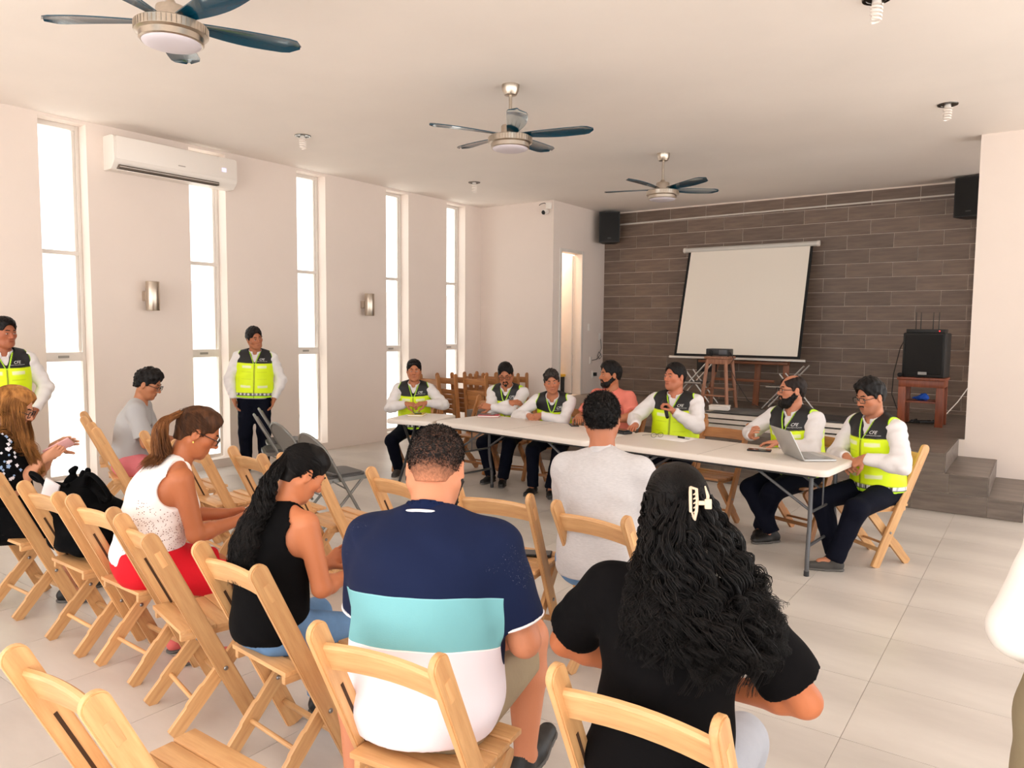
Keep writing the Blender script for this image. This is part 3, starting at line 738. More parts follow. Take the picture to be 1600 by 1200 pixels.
m_black_hair = hair_mat('black_hair', (9, 7, 7), (24, 19, 17)); m_brown_hair = hair_mat('brown_hair', (84, 50, 28), (156, 100, 56)); m_blond_hair = hair_mat('golden_brown_hair', (104, 62, 30), (190, 130, 70)); m_dark_brown_hair = hair_mat('dark_brown_hair', (18, 12, 10), (44, 31, 25))
m_eye = M('eye_white', (225, 215, 208), .25); m_iris = M('dark_iris', (28, 18, 13), .2); m_frame = M('black_glasses_frame', (20, 18, 18), .3); m_lens = glass()
m_shoe = M('black_shoe', (30, 28, 27), .5, bump=(80, .1)); m_gshoe = M('grey_sneaker', (70, 66, 62), .8, bump=(150, .2)); m_sole = M('shoe_sole', (96, 92, 88), .8); 
m_navy_tr = cloth('navy_trousers', (14, 16, 28)); m_black_tr = cloth('black_trousers', (12, 12, 13)); m_white_sh = cloth('white_shirt', (226, 221, 220), .75, .02, .18, 40)

def ik(S, T, a, b, pole):
    S, T = np.asarray(S, float), np.asarray(T, float); d = T - S; L = np.linalg.norm(d); L = min(L, (a + b) * .995); u = nrm(d)
    x = (a * a - b * b + L * L) / (2 * L); h = math.sqrt(max(a * a - x * x, 0)); p = np.asarray(pole, float); p = nrm(p - u * (p @ u))
    return S + u * x + p * h, S + u * L
def skin_col(base, P, H, Rh, lips=None, stub=0):
    c = np.tile(np.array(lin(base)), (len(P), 1)); q = (P - H) @ Rh
    w = np.clip(1 - np.abs(q[:, 2] + .063) / .009, 0, 1) * np.clip(1.25 - np.abs(q[:, 0]) / .024, 0, 1) * (q[:, 1] > .075)
    lp = np.array(lin(lips or tuple(int(v * f) for v, f in zip(base, (.74, .52, .52)))))
    c = c * (1 - w[:, None]) + lp * w[:, None]
    # warmer cheeks, nose and ears; lighter forehead
    wr = np.exp(-((np.abs(q[:, 0]) - .045) ** 2 + (q[:, 1] - .065) ** 2 + (q[:, 2] + .025) ** 2) / .0007) + np.exp(-(q[:, 0] ** 2 + (q[:, 1] - .11) ** 2 + (q[:, 2] + .025) ** 2) / .0004)
    c *= 1 - np.clip(wr, 0, 1)[:, None] * np.array([0, .13, .16])
    if stub:
        s = stub * np.clip((-.035 - q[:, 2]) / .02, 0, 1) * np.clip((q[:, 1] - .0) / .03, 0, 1) * (q[:, 2] > -.15) * (1 - w); c *= 1 - s[:, None] * np.array([.55, .55, .5])
    return c
FING = ((.030, .072, .0090), (.010, .079, .0092), (-.010, .073, .0088), (-.029, .057, .0078))
def hand_ops(w, d, n, side, curl=.5, spread=.06, thumb=.5, fs=None):
    """w wrist, d direction to the knuckles, n palm normal; side +1 right hand, -1 left"""
    d = nrm(d); n = np.asarray(n, float); n = nrm(n - d * (n @ d)); l = nrm(np.cross(n, d)) * side       # towards the thumb
    ops = [cone(w - d * .01, w + d * .03, .026, .027, .012, flat=(n, 1.35))]; jj = []
    for i, (off, ln, r) in enumerate(FING):
        kn = w + d * (.088 - abs(off - .008) * .22) + l * off
        ops.append(cone(w + d * .022 + l * off * .55, kn, .0165, .0125, .012, flat=(n, 1.1)))
        c = (fs[i] if fs else curl); a = c * .9; p = kn; u = nrm(d + l * off * spread * 12)
        for seg, da in ((.46, 0), (.30, c * 1.05), (.24, c * .7)):
            a += da; dr = u * math.cos(a) + n * math.sin(a); q = p + dr * ln * seg
            ops.append(cone(p, q, r if seg > .4 else r * .93, r * .93 if seg > .4 else r * .84, .0035)); p = q
    b = w + d * .024 + l * .022 + n * .006; t1 = nrm(d * .62 + l * .72 + n * (.25 + .5 * thumb)); k1 = b + t1 * .046
    t2 = nrm(d * .85 + l * (.45 - .5 * thumb) + n * (.15 + .5 * thumb)); k2 = k1 + t2 * .032; k3 = k2 + nrm(t2 + n * .2 - l * .2 * thumb) * .026
    ops += [cone(b, k1, .0165, .0125, .012), cone(k1, k2, .0118, .0105, .004), cone(k2, k3, .0105, .0088, .004)]
    return ops
def head_ops(H, R, fw=1.0, jaw=1.0, nose=1.0):
    L = lambda x, y, z: H + R @ np.array([x * fw, y, z])
    o = [ell(L(0, -.013, .033), (.076 * fw, .098, .089), R, .02), ell(L(0, .030, -.028), (.061 * fw, .062, .086), R, .03)]
    for s in (-1, 1):
        o += [cone(L(s * .053, -.012, -.045), L(s * .030, .050, -.088), .024 * jaw, .021 * jaw, .03), sph(L(s * .043, .054, -.016), .026, .02), cone(L(s * .012, .083, .026), L(s * .043, .067, .022), .0125, .012, .015)]
    o += [cone(L(0, .052, -.082), L(0, .066, -.096), .030 * jaw, .022 * jaw, .025)]
    for s in (-1, 1): o.append(ell(L(s * .031, .098, .002), (.019, .020, .013), R, .012, True))
    for s in (-1, 1): o += [ell(L(s * .031, .0755, .003), (.0155, .0125, .0115), R, .005)]
    o += [cone(L(0, .088, .012), L(0, .108 * (1 + .02 * nose), -.026), .0085, .0125 * nose, .010)]
    for s in (-1, 1): o += [sph(L(s * .0135 * nose, .097, -.031), .0095 * nose, .008), sph(L(s * .007, .103, -.042), .0045, .004, True)]
    o += [cone(L(-.019, .0845, -.0575), L(.019, .0845, -.0575), .0085, .0085, .008), cone(L(-.015, .0845, -.0685), L(.015, .0845, -.0685), .0095, .0095, .008), cone(L(-.021, .0955, -.063), L(.021, .0955, -.063), .0028, .0028, .004, True)]
    for s in (-1, 1):
        o += [ell(L(s * .079, -.010, -.004), (.0105, .020, .033), R @ rz(s * -18), .007), ell(L(s * .088, -.004, .002), (.006, .011, .019), R, .006, True)]
    return o
def eyes_obj(root, H, R, fw, S, down=False):
    mb = MB(); L = lambda x, y, z: H + R @ np.array([x * fw, y, z])
    def ellm(c, r, mi):
        n, m = 12, 7; v = []; f = []
        for i in range(m + 1):
            for j in range(n):
                t, p = PI * i / m, 2 * PI * j / n; v.append(tuple(S * (c + R @ np.array([r[0] * math.sin(t) * math.cos(p), r[1] * math.cos(t), r[2] * math.sin(t) * math.sin(p)]))))
        for i in range(m):
            for j in range(n): f.append((i * n + j, i * n + (j + 1) % n, (i + 1) * n + (j + 1) % n, (i + 1) * n + j))
        mb.add(v, f, mi)
    for s in (-1, 1):
        if not down: ellm(L(s * .031, .0855, .003), (.0115, .0045, .0042), 0); ellm(L(s * .031, .0880, .0032), (.0048, .0035, .0044), 1)
        ellm(L(s * .031, .0878, .0072 if not down else -.002), (.0135, .0025, .0016), 1)
    return mb.obj('eyes', [m_eye, m_iris], root, 80)
def glasses_obj(root, H, R, fw, S, thick=.0024):
    mb = MB(); L = lambda x, y, z: tuple(S * (H + R @ np.array([x * fw, y, z])))
    for s in (-1, 1):
        ring = [L(s * .033 + .026 * x, .106 - .10 * abs(.033 * s + .026 * x) ** 1.5, .002 + .019 * y) for x, y in [(max(-1, min(1, 1.25 * math.cos(a))), max(-1, min(1, 1.25 * math.sin(a)))) for a in [2 * PI * k / 20 for k in range(20)]]]
        mb.tube(ring, thick * S, 6, closed=True)
        mb.tube([L(s * .059, .102, .008), L(s * .078, .075, .010), L(s * .080, .0, .010), L(s * .080, -.02, -.004)], thick * S, 6)
    mb.tube([L(-.009, .111, .006), L(0, .114, .009), L(.009, .111, .006)], thick * S, 6)
    g = mb.obj('glasses', m_frame, root)
    ln = MB()
    for s in (-1, 1): ln.add([L(s * .033 + .025 * x, .1055 - .10 * abs(.033 * s + .025 * x) ** 1.5, .002 + .018 * y) for x, y in ((-1, -1), (1, -1), (1, 1), (-1, 1))], [(0, 1, 2, 3)])
    ln.obj('lenses', m_lens, g, None); return g
def tubes_np(paths, radii, nside=3):
    """paths (N, M, 3), radii (N, M) -> verts, quads"""
    N, Mn, _ = paths.shape; T = np.gradient(paths, axis=1); T /= np.linalg.norm(T, axis=2, keepdims=True) + 1e-9
    ref = np.where(np.abs(T[..., 2:3]) > .85, np.array([1., 0, 0]), np.array([0, 0, 1.])); U = np.cross(T, ref); U /= np.linalg.norm(U, axis=2, keepdims=True) + 1e-9; W = np.cross(T, U)
    an = 2 * np.pi * np.arange(nside) / nside
    P = paths[:, :, None, :] + radii[:, :, None, None] * (np.cos(an)[None, None, :, None] * U[:, :, None, :] + np.sin(an)[None, None, :, None] * W[:, :, None, :])
    idx = np.arange(N * Mn * nside).reshape(N, Mn, nside)
    a = idx[:, :-1, :]; b = np.roll(a, -1, 2); c = np.roll(idx[:, 1:, :], -1, 2); d = idx[:, 1:, :]
    return P.reshape(-1, 3), np.stack([a, b, c, d], -1).reshape(-1, 4)
def resample(ctrl, M_):
    """Catmull-Rom through ctrl (N,K,3) -> (N,M,3)"""
    N, K, _ = ctrl.shape; p = np.concatenate([2 * ctrl[:, :1] - ctrl[:, 1:2], ctrl, 2 * ctrl[:, -1:] - ctrl[:, -2:-1]], 1)
    t = np.linspace(0, K - 1 - 1e-6, M_); i = t.astype(int); f = (t - i)[None, :, None]
    a, b, c, d = p[:, i], p[:, i + 1], p[:, i + 2], p[:, i + 3]
    return .5 * (2 * b + (c - a) * f + (2 * a - 5 * b + 4 * c - d) * f ** 2 + (3 * b - a - 3 * c + d) * f ** 3)

# ---- a person
def person(label, loc, rzdeg, S=1.0, seat=.432, stand=False, lean=(4, 8), side=0, twist=0, head=(0, 0, 0), hand_r=None, hand_l=None, foot_r=None, foot_l=None,
           g=1.0, belly=0.0, fem=0.0, sw=.185, hunch=.0, fw=1.0, jaw=1.0, nose=1.0, skin=(176, 118, 84), stub=0, lips=None, name='person', arms_bare=False,
           shirt=None, vest=False, trousers=None, shoes=m_shoe, hair=None, beard=None, brows=True, glasses=False, eyes=True, eyes_down=False, hres=.0042, bres=.012, cres=.010, group=None, neck=.07, thigh=1.0, hip=(0, 0), logo=True, shz=.258):
    root = thing(name, label, 'person', loc, R_(rzdeg), group)
    hz = (seat / S + .088) if not stand else .895
    P = V3(hip[0], hip[1], hz); R1 = rz(twist * .3) @ ry(side) @ rx(-lean[0]); R2 = rz(twist) @ ry(side) @ rx(-lean[1])
    W = P + R1 @ V3(0, 0, .21); C = W + R2 @ V3(0, 0, .15); N = W + R2 @ V3(0, -.012 + hunch * .5, .328)
    Rh = rz(head[0]) @ rx(-head[1]) @ ry(head[2]); up2 = R2 @ V3(0, 0, 1); uph = Rh @ V3(0, 0, 1)
    H = N + nrm(up2 + uph) * neck + Rh @ V3(0, .022, .085)
    sk = dict(stand=stand, P=P, W=W, C=C, N=N, H=H, R1=R1, R2=R2, Rh=Rh, S=S, root=root, hz=hz)
    # arms
    A = {}
    for s, nm, hd in ((1, 'r', hand_r), (-1, 'l', hand_l)):
        J = W + R2 @ V3(s * sw, hunch, shz)
        hd = hd or dict(w=J + V3(s * .06, .05, -.50), d=(0, .1, -1), n=(-s, 0, 0))
        E, Wr = ik(J, np.asarray(hd['w'], float), .285, .25, hd.get('pole', (s * .6, -.8, -.4)))
        A[nm] = dict(s=s, J=J, E=E, W=Wr, d=nrm(hd.get('d', Wr - E)), n=np.asarray(hd.get('n', (0, 0, -1)), float), curl=hd.get('curl', .45), thumb=hd.get('thumb', .5), fs=hd.get('fs'), spread=hd.get('spread', .05), hide=hd.get('hide', False))
    L = {}
    for s, nm, ft in ((1, 'r', foot_r), (-1, 'l', foot_l)):
        Hj = P + rz(twist * .2) @ V3(s * .088, .0, -.012)
        if stand: ft = ft or dict(a=(s * .10, .0, .075)); pole = ft.get('pole', (s * .1, 1, 0))
        else: ft = ft or dict(a=(s * .12, .40, .075)); pole = ft.get('pole', (s * .25, .6, 1))
        a_ = np.asarray(ft['a'], float).copy(); a_[2] /= 1
        K, An = ik(Hj, a_, .415 if not stand else .42, .395 if not stand else .41, pole)
        L[nm] = dict(s=s, H=Hj, K=K, A=An, toe=nrm(ft.get('toe', (s * .25, 1, 0))), up=nrm(ft.get('up', (0, 0, 1))))
    sk['A'], sk['L'] = A, L
    def torso(t, k=.06, drape=0):
        gx = g
        o = [ell(P + R1 @ V3(0, -.012, .015), (.158 * gx + t + .012 * fem, .108 * gx + t + .006 * fem, .115 + t), R1, k), ell(P + R1 @ V3(0, .012 + .055 * belly, .15), (.138 * gx * (1 - .10 * fem) + t + .03 * belly, .098 * gx + t + .075 * belly, .14 + t), R1, k),
             ell(W + R2 @ V3(0, .0, .13), (.150 * gx * (1 - .07 * fem) + t, .098 * gx + t, .165 + t), R2, k), ell(W + R2 @ V3(0, -.022, .20), (.152 * gx * (1 - .05 * fem) + t, .082 * gx + t, .105 + t), R2, k)]
        if drape: o.append(cone(P + R1 @ V3(0, -.01 + .03 * belly, .02), W + R2 @ V3(0, -.01 + .02 * belly, .1), .13 * gx + t, .125 * gx + t, k, flat=(R1 @ V3(1, 0, 0), .92)))
        for s_ in (-1, 1): o.append(cone(W + R2 @ V3(s_ * .045, -.02 + hunch * .4, .298), A['r' if s_ > 0 else 'l']['J'] + R2 @ V3(-s_ * .02, 0, .006), .040 + t, .045 + t, .05))
        if fem:
            for s_ in (-1, 1): o.append(ell(W + R2 @ V3(s_ * .072, .078 + .02 * g, .125), (.066 * fem ** .5 * g + t, .058 * fem + t, .068 * fem ** .5 + t), R2, .04))
        return o
    def arm(nm, t, r=(.050, .041, .040, .027), k=.035):
        a = A[nm]; q = g * .5 + .5; m = a['E'] + (a['W'] - a['E']) * .28
        return [cone(a['J'], a['E'], r[0] * q + t, r[1] * q + t, k), cone(a['E'], m, r[1] * q * .93 + t, r[2] * q + t, .02), cone(m, a['W'], r[2] * q + t, r[3] * (q * .5 + .5) + t, .02)]
    def leg(nm, t, k=.05):
        l = L[nm]; q = (g * .6 + .4) * thigh; c = l['K'] + (l['A'] - l['K']) * .32
        return [cone(l['H'], l['K'], .083 * q + t, .057 * q + t, k), cone(l['K'], c, .055 * q + t, .056 * q + t, .02), cone(c, l['A'], .056 * q + t, .036 + t, .02)]
    sk['torso'], sk['arm'], sk['leg'] = torso, arm, leg
    body = torso(0)
    for s_ in ('r', 'l'): body += leg(s_, 0)
    for s_ in ('r', 'l'): body += arm(s_, 0)
    nk = [cone(H + Rh @ V3(0, -.022, -.055), N + R2 @ V3(0, .012, -.03), .052 * (g * .5 + .5), .060 * (g * .5 + .5), .03)]
    hd_ = head_ops(H, Rh, fw, jaw, nose); body += nk + hd_
    hands = {}
    for s_ in ('r', 'l'):
        a = A[s_]
        if not a['hide']: hands[s_] = hand_ops(a['W'], a['d'], a['n'], a['s'], a['curl'], a['spread'], a['thumb'], a['fs'])
    for l in L.values(): body += [cone(l['A'] + V3(0, 0, .0), l['A'] + l['toe'] * .10 - l['up'] * .045, .034, .026, .02)]
    parts = []
    lo = H - .20; hi = H + .16; hb = (H + Rh @ V3(0, .01, -.01)) ; lo, hi = hb - .148, hb + .148
    Dh, n = eval_grid(body, lo, hi, hres); parts.append(surfnets(Dh, lo, hres, 1) + ((lo, hi),))
    for s_, ho in hands.items():
        a = A[s_]; fo = arm(s_, 0)[1:] + ho; lo, hi = bounds(ho); hh = .0036
        Dq, n = eval_grid(fo, lo, hi, hh); parts.append(surfnets(Dq, lo, hh, 1) + ((lo, hi),))
        body += [cone(a['W'], a['W'] + a['d'] * .03, .026, .02, .01)]
    Pb, Fb = blob(body, bres, 1)
    cen = Pb[Fb].mean(1); keep = np.ones(len(Fb), bool)
    for _, _, (lo, hi) in parts: keep &= ~((cen > lo + bres * 1.1) & (cen < hi - bres * 1.1)).all(1)
    Fb = Fb[keep]; VV = [Pb]; FF = [Fb]; off = len(Pb)
    for p_, f_, _ in parts: VV.append(p_); FF.append(f_ + off); off += len(p_)
    VV = np.concatenate(VV); FF = np.concatenate(FF)
    used_ = np.unique(FF); mp = np.full(len(VV), -1); mp[used_] = np.arange(len(used_)); VV = VV[used_]; FF = mp[FF]
    colr = skin_col(skin, VV, H, Rh, lips, stub)
    np_obj('body', VV * S, FF, m_skin, root, col=colr)
    sk['body'] = body
    if eyes: eyes_obj(root, H, Rh, fw, S, eyes_down)
    if brows:
        lb = lambda x, y, z: H + Rh @ np.array([x * fw, y, z]); bo = []
        for s_ in (-1, 1): bo += [cone(lb(s_ * .014, .0945, .0295), lb(s_ * .034, .0875, .0325), .0042, .0042, .004), cone(lb(s_ * .034, .0875, .0325), lb(s_ * .049, .073, .026), .0042, .002, .004)]
        p_, f_ = blob(bo, .003); np_obj('eyebrows', p_ * S, f_, m_black_hair if not fem else m_dark_brown_hair, root)
    if glasses: glasses_obj(root, H, Rh, fw, S)
    if trousers: make_trousers(sk, **trousers)
    if shoes: make_shoes(sk, shoes, bool(trousers) and trousers.get('length', 'long') == 'long')
    if shirt: make_shirt(sk, **shirt)
    if vest: make_vest(sk, g, sw, logo=logo, **(vest if isinstance(vest, dict) else {}))
    if hair: hair(sk, fw)
    if beard: make_beard(sk, fw, jaw, **beard)
    return sk
def make_trousers(sk, mat, length='long', t=.014, loose=0.0, top=.10, hres=.011, seed=1, name='trousers'):
    P, R1 = sk['P'], sk['R1']; o = [q for q in sk['torso'](t)[:2]]
    if length == 'skirt':
        if sk['stand']: o.append(cone(P + V3(0, 0, .02), P + V3(0, 0, -.62), .15 + t * .6, .20 + t, .1, flat=(V3(0, 1, 0), 1.25)))
        for nm in 'rl':
            l = sk['L'][nm]; e = l['H'] + (l['K'] - l['H']) * (.92 if not sk['stand'] else 1.5); o += [cone(l['H'], e, .095 + t, .078 + t, .10, cut=[(e, nrm(l['K'] - l['H']))])]
        m = (sk['L']['r']['K'] + sk['L']['l']['K']) / 2 * .8 + P * .2; o.append(cone(P, m, .09, .06, .10))
    else:
        for nm in 'rl':
            l = sk['L'][nm]; f = {'long': 1.0, 'shorts': .0}[length]; ops = sk['leg'](nm, t + loose)
            if length == 'long':
                u = nrm(l['A'] - l['K']); ce = l['A'] + u * .0
                ops = [ops[0], cone(l['K'], l['A'], ops[1]['ra'] + .004, max(.05, ops[2]['rb'] + .012), .03, cut=[(ce, u)])]
                o += ops
            else:
                u = nrm(l['K'] - l['H']); e = l['H'] + u * .335; o.append(cone(l['H'], e + u * .05, ops[0]['ra'] + .01, .085 + loose, .06, cut=[(e, u)])); o.append(cone(e, e + u * .2, .066, .066, 0, True))
    o += [folds(.005, 1.1, seed), halfcut(P + R1 @ V3(0, 0, top), R1 @ V3(0, 0, 1))]
    p, f = blob(o, hres); return np_obj(name, p * sk['S'], f, mat, sk['root'])
def make_shoes(sk, mat, sock=True):
    S = sk['S']
    for nm in 'rl':
        l = sk['L'][nm]; A, t, u = l['A'], l['toe'], l['up']; t = nrm(t - u * (t @ u)); b = A - u * .075
        o = [cone(b - t * .035 + u * .040, b + t * .07 + u * .036, .036, .036, .02, flat=(u, 1.0)), cone(b + t * .06 + u * .032, b + t * .155 + u * .026, .040, .034, .03, flat=(u, 1.15)), cone(b - t * .02 + u * .05, b + u * .085, .036, .036, .02)]
        if sock: o.append(cone(A - u * .01, A + (l['K'] - A) * .16, .043, .041, .015))
        o += [halfcut(b, -u)]
        p, f = blob(o, .008); s = np_obj('shoe', p * S, f, mat, sk['root'])
        so = [cone(b - t * .035 + u * .01, b + t * .07 + u * .01, .038, .036, .02), cone(b + t * .06 + u * .01, b + t * .157 + u * .01, .043, .036, .03), halfcut(b + u * .018, u), halfcut(b + u * .0005, -u)]
        p, f = blob(so, .006); np_obj('sole', p * S, f, m_sole, s)
def make_shirt(sk, mat, sleeve='long', t=.013, hem=-.02, cuff=.62, cres=.010, seed=3, collar=True, neck_r=.068, neck_drop=0.0, loose=.008, fold=.004, name='shirt', tintf=None, armhole=None, attrs=None, collar_mat=None, cuff_trim=None, scoop=None, fold_f=1.0, drape=1):
    P, W, N, R1, R2, S = sk['P'], sk['W'], sk['N'], sk['R1'], sk['R2'], sk['S']
    o = sk['torso'](t, .06, drape); trims = []
    for nm in 'rl':
        a = sk['A'][nm]
        if sleeve == 'long':
            ops = sk['arm'](nm, t * .8 + loose); ops[2]['cut'] = [(a['W'] - nrm(a['W'] - a['E']) * .004, nrm(a['W'] - a['E']))]; ops[2]['rb'] -= .004; o += ops
        elif sleeve == 'short':
            u = nrm(a['E'] - a['J']); Lu = .285 * cuff; c = a['J'] + u * Lu; r = .060 * (0.5 + .5 * 1) + loose
            o += [cone(a['J'], a['J'] + u * (Lu + .05), sk['arm'](nm, 0)[0]['ra'] + t + .006, r + .004, .05, cut=[(c, u)])]
            trims.append((c, u, r + .004))
    if sleeve == 'none':
        pass
    o.append(folds(fold, fold_f, seed))
    if sleeve == 'none':
        for s in (-1, 1):
            J = sk['A']['r' if s > 0 else 'l']['J']; ax = R2 @ V3(s * 1, 0.0, -.12)
            ah = armhole or (.125, .09)
            o.append(cone(W + R2 @ V3(s * (ah[0] + ah[1] * .62), -.01, .185), W + R2 @ V3(s * (ah[0] + ah[1] * .62 + .02), .0, .40), ah[1] * .62, ah[1] * .95, 0, True))
            o.append(cone(W + R2 @ V3(s * (ah[0] + ah[1]), 0, .2), W + R2 @ V3(s * .4, .1, .2), ah[1], .16, 0, True))
    nd = nrm(R2 @ V3(0, .30, 1)); o.append(cone(N + R2 @ V3(0, .02, -.01 - neck_drop), N + R2 @ V3(0, .02, -.01) + nd * .16, neck_r - .008, neck_r + .03, 0, True))
    if scoop: o.append(ell(N + R2 @ V3(0, scoop[0], scoop[1]), (scoop[2],) * 3, R2, 0, True))
    o.append(halfcut(P + R1 @ V3(0, 0, hem), -(R1 @ V3(0, 0, 1))))
    p, f = blob(o, cres); kw = {}
    q2 = (p - W) @ R2
    if tintf: kw['col'] = tintf(p, q2, sk)
    am = np.full(len(p), 9., F32)
    for nm in 'rl': am = np.minimum(am, op_dist(cone(sk['A'][nm]['J'], sk['A'][nm]['E'], .06, .06), *(p[:, i].astype(F32) for i in range(3))))
    kw['attrs'] = {'chest': q2, 'pelv': np.stack([am, am, am], 1)}
    ob = np_obj(name, p * S, f, mat, sk['root'], **kw); sk['shirt_ops'] = o
    if collar:
        c0 = N + R2 @ V3(0, .012, -.022); up = nrm(R2 @ V3(0, .28, 1)); rc = neck_r + .002
        co = [cone(c0, c0 + up * .05, rc + .012, rc + .004, .01, cut=[(c0 + up * .046, up), (c0 - up * .01, -up)]), cone(c0 - up * .06, c0 + up * .12, rc + .002, rc - .006, 0, True), cone(c0 + R2 @ V3(0, .085, .03), c0 + R2 @ V3(0, .075, -.09), .028, .006, 0, True)]
        p, f = blob(co, .006); np_obj('collar', p * S, f, collar_mat or (mat if not tintf else collar_mat or m_white_sh), ob)
    if cuff_trim:
        for c, u, r in trims:
            uu = nrm(np.cross(u, (0.3, .2, .9))); vv = np.cross(u, uu)
            MB().tube([tuple(S * (c - u * .002 + (uu * math.cos(k * PI / 14) + vv * math.sin(k * PI / 14)) * (r + .0015))) for k in range(28)], .0042 * S, 6, closed=True).obj('sleeve_trim', cuff_trim, ob)
    return ob
YEL, BLK, REF, NEO = lin((226, 252, 2)), lin((13, 12, 15)), lin((236, 244, 190)), lin((196, 250, 40))
CAL = []
def text_verts(body, size):
    cu = bpy.data.curves.new('lettering', 'FONT'); cu.body = body; cu.size = size; cu.align_x = 'CENTER'; cu.resolution_u = 2
    ob = bpy.data.objects.new('lettering', cu); me = bpy.data.meshes.new_from_object(ob)
    v = np.array([x.co[:] for x in me.vertices]).reshape(-1, 3); f = [tuple(p.vertices) for p in me.polygons]
    bpy.data.objects.remove(ob); bpy.data.curves.remove(cu); bpy.data.meshes.remove(me); return v, f
m_logo = M('white_print', (240, 240, 240), .6)
def make_vest(sk, g, sw, t=.030, hem=-.115, logo=True, bird=False):
    P, W, N, R1, R2, S = sk['P'], sk['W'], sk['N'], sk['R1'], sk['R2'], sk['S']
    o = sk['torso'](t, .07, 1); xa = .142 * (g * .6 + .4)
    o.append(folds(.0045, .9, 21))
    for s in (-1, 1):
        o.append(cone(W + R2 @ V3(s * (xa + .10), -.0, .21), W + R2 @ V3(s * (xa + .115), .0, .45), .088, .10, 0, True))
    up = nrm(R2 @ V3(0, .3, 1))
    o.append(cone(N + R2 @ V3(0, .02, -.02), N + R2 @ V3(0, .02, -.01) + up * .16, .068, .10, 0, True))
    o.append(cone(N + R2 @ V3(0, .07, .02), N + R2 @ V3(0, .16, -.120), .058, .008, .006, True))
    o.append(halfcut(P + R1 @ V3(0, 0, hem + .12), -(R1 @ V3(0, .10, 1))))
    p, f = blob(o, .0065); q = (p - W) @ R2; x, y, z = q.T; ax = np.abs(x); pz = ((p - P) @ R1)[:, 2]
    def soft(d, w_=.0045): return np.clip(.5 - d / w_, 0, 1)[:, None]          # 1 where d < 0
    def band(v, lo, hi): return np.abs(v - (lo + hi) / 2) - (hi - lo) / 2
    def paint(c, m, colr): return c * (1 - m) + np.array(colr) * m
    mx = lambda *a: np.maximum.reduce(a)
    c = paint(np.tile(np.array(YEL), (len(p), 1)), soft(.200 - z), BLK); fr = -y
    for st in (mx(band(z, .145, .173), band(ax, .035, .135), fr), mx(band(z, -.085, -.058), band(ax, .04, .15), fr), mx(band(z, .10, .14), y)): c = paint(c, soft(st), REF)
    c = paint(c, soft(mx(band(z, .098, .103), band(ax, .03, .14), fr)) * .6, tuple(v * .6 for v in YEL)); c = paint(c, soft(mx(band(z, .015, .019), band(ax, .03, .14), fr)) * .6, tuple(v * .6 for v in YEL))
    zig = np.sin(x * 260) * np.sin(x * 117 + 2); h0 = hem + .12
    c = paint(c, soft(pz - (h0 + .045)), BLK); c = paint(c, soft(mx(band(pz, h0 + .018, h0 + .042), -zig * .01)), (.8, .8, .8)); c = paint(c, soft(pz - (h0 + .010)), NEO)
    c = paint(c, soft(mx(ax - .011, fr, z - .2, h0 + .045 - pz)), tuple(v * .75 for v in YEL)); c = paint(c, soft(mx(ax - .003, fr), .005), BLK)
    subs = [q_ for q_ in o if q_['t'] == 'c' and q_['sub']]; dd = lambda oo: op_dist(oo, *(p[:, i].astype(F32) for i in range(3)))
    c = paint(c, soft(np.minimum(dd(subs[0]), dd(subs[1])) - .009), NEO); d3 = dd(subs[3]); c = paint(c, soft(np.maximum(d3 - .011, fr)), NEO); c = paint(c, soft(mx(d3 - .0035, fr)), BLK)
    d01 = np.minimum(dd(subs[0]), dd(subs[1])); c = paint(c, soft(d01 - .001), tuple(v * .6 for v in YEL))
    v_ = np_obj('vest', p * S, f, m_vest, sk['root'], col=c)
    if logo:
        mb = MB(); dirf = R2 @ V3(0, -1, 0)
        for body, size, cx, cz, shx in (('CFE', .032, -.080, .236, .25), ('Comisión Federal de Electricidad', .0085, -.080, .223, 0)):
            v, fc = text_verts(body, size)
            pts = np.array([W + R2 @ V3(cx - (a + b * shx) * 1.05, .30, cz + b) for a, b, _ in v]); tt = np.zeros(len(pts))
            for _ in range(14): tt += np.clip(eval_pts(o, pts + tt[:, None] * dirf), -.01, .1) * .9
            pts = pts + (tt - .004)[:, None] * dirf; mb.add(pts * S, fc)
        mb.obj('printed_logo', m_logo, v_, None)
    return v_
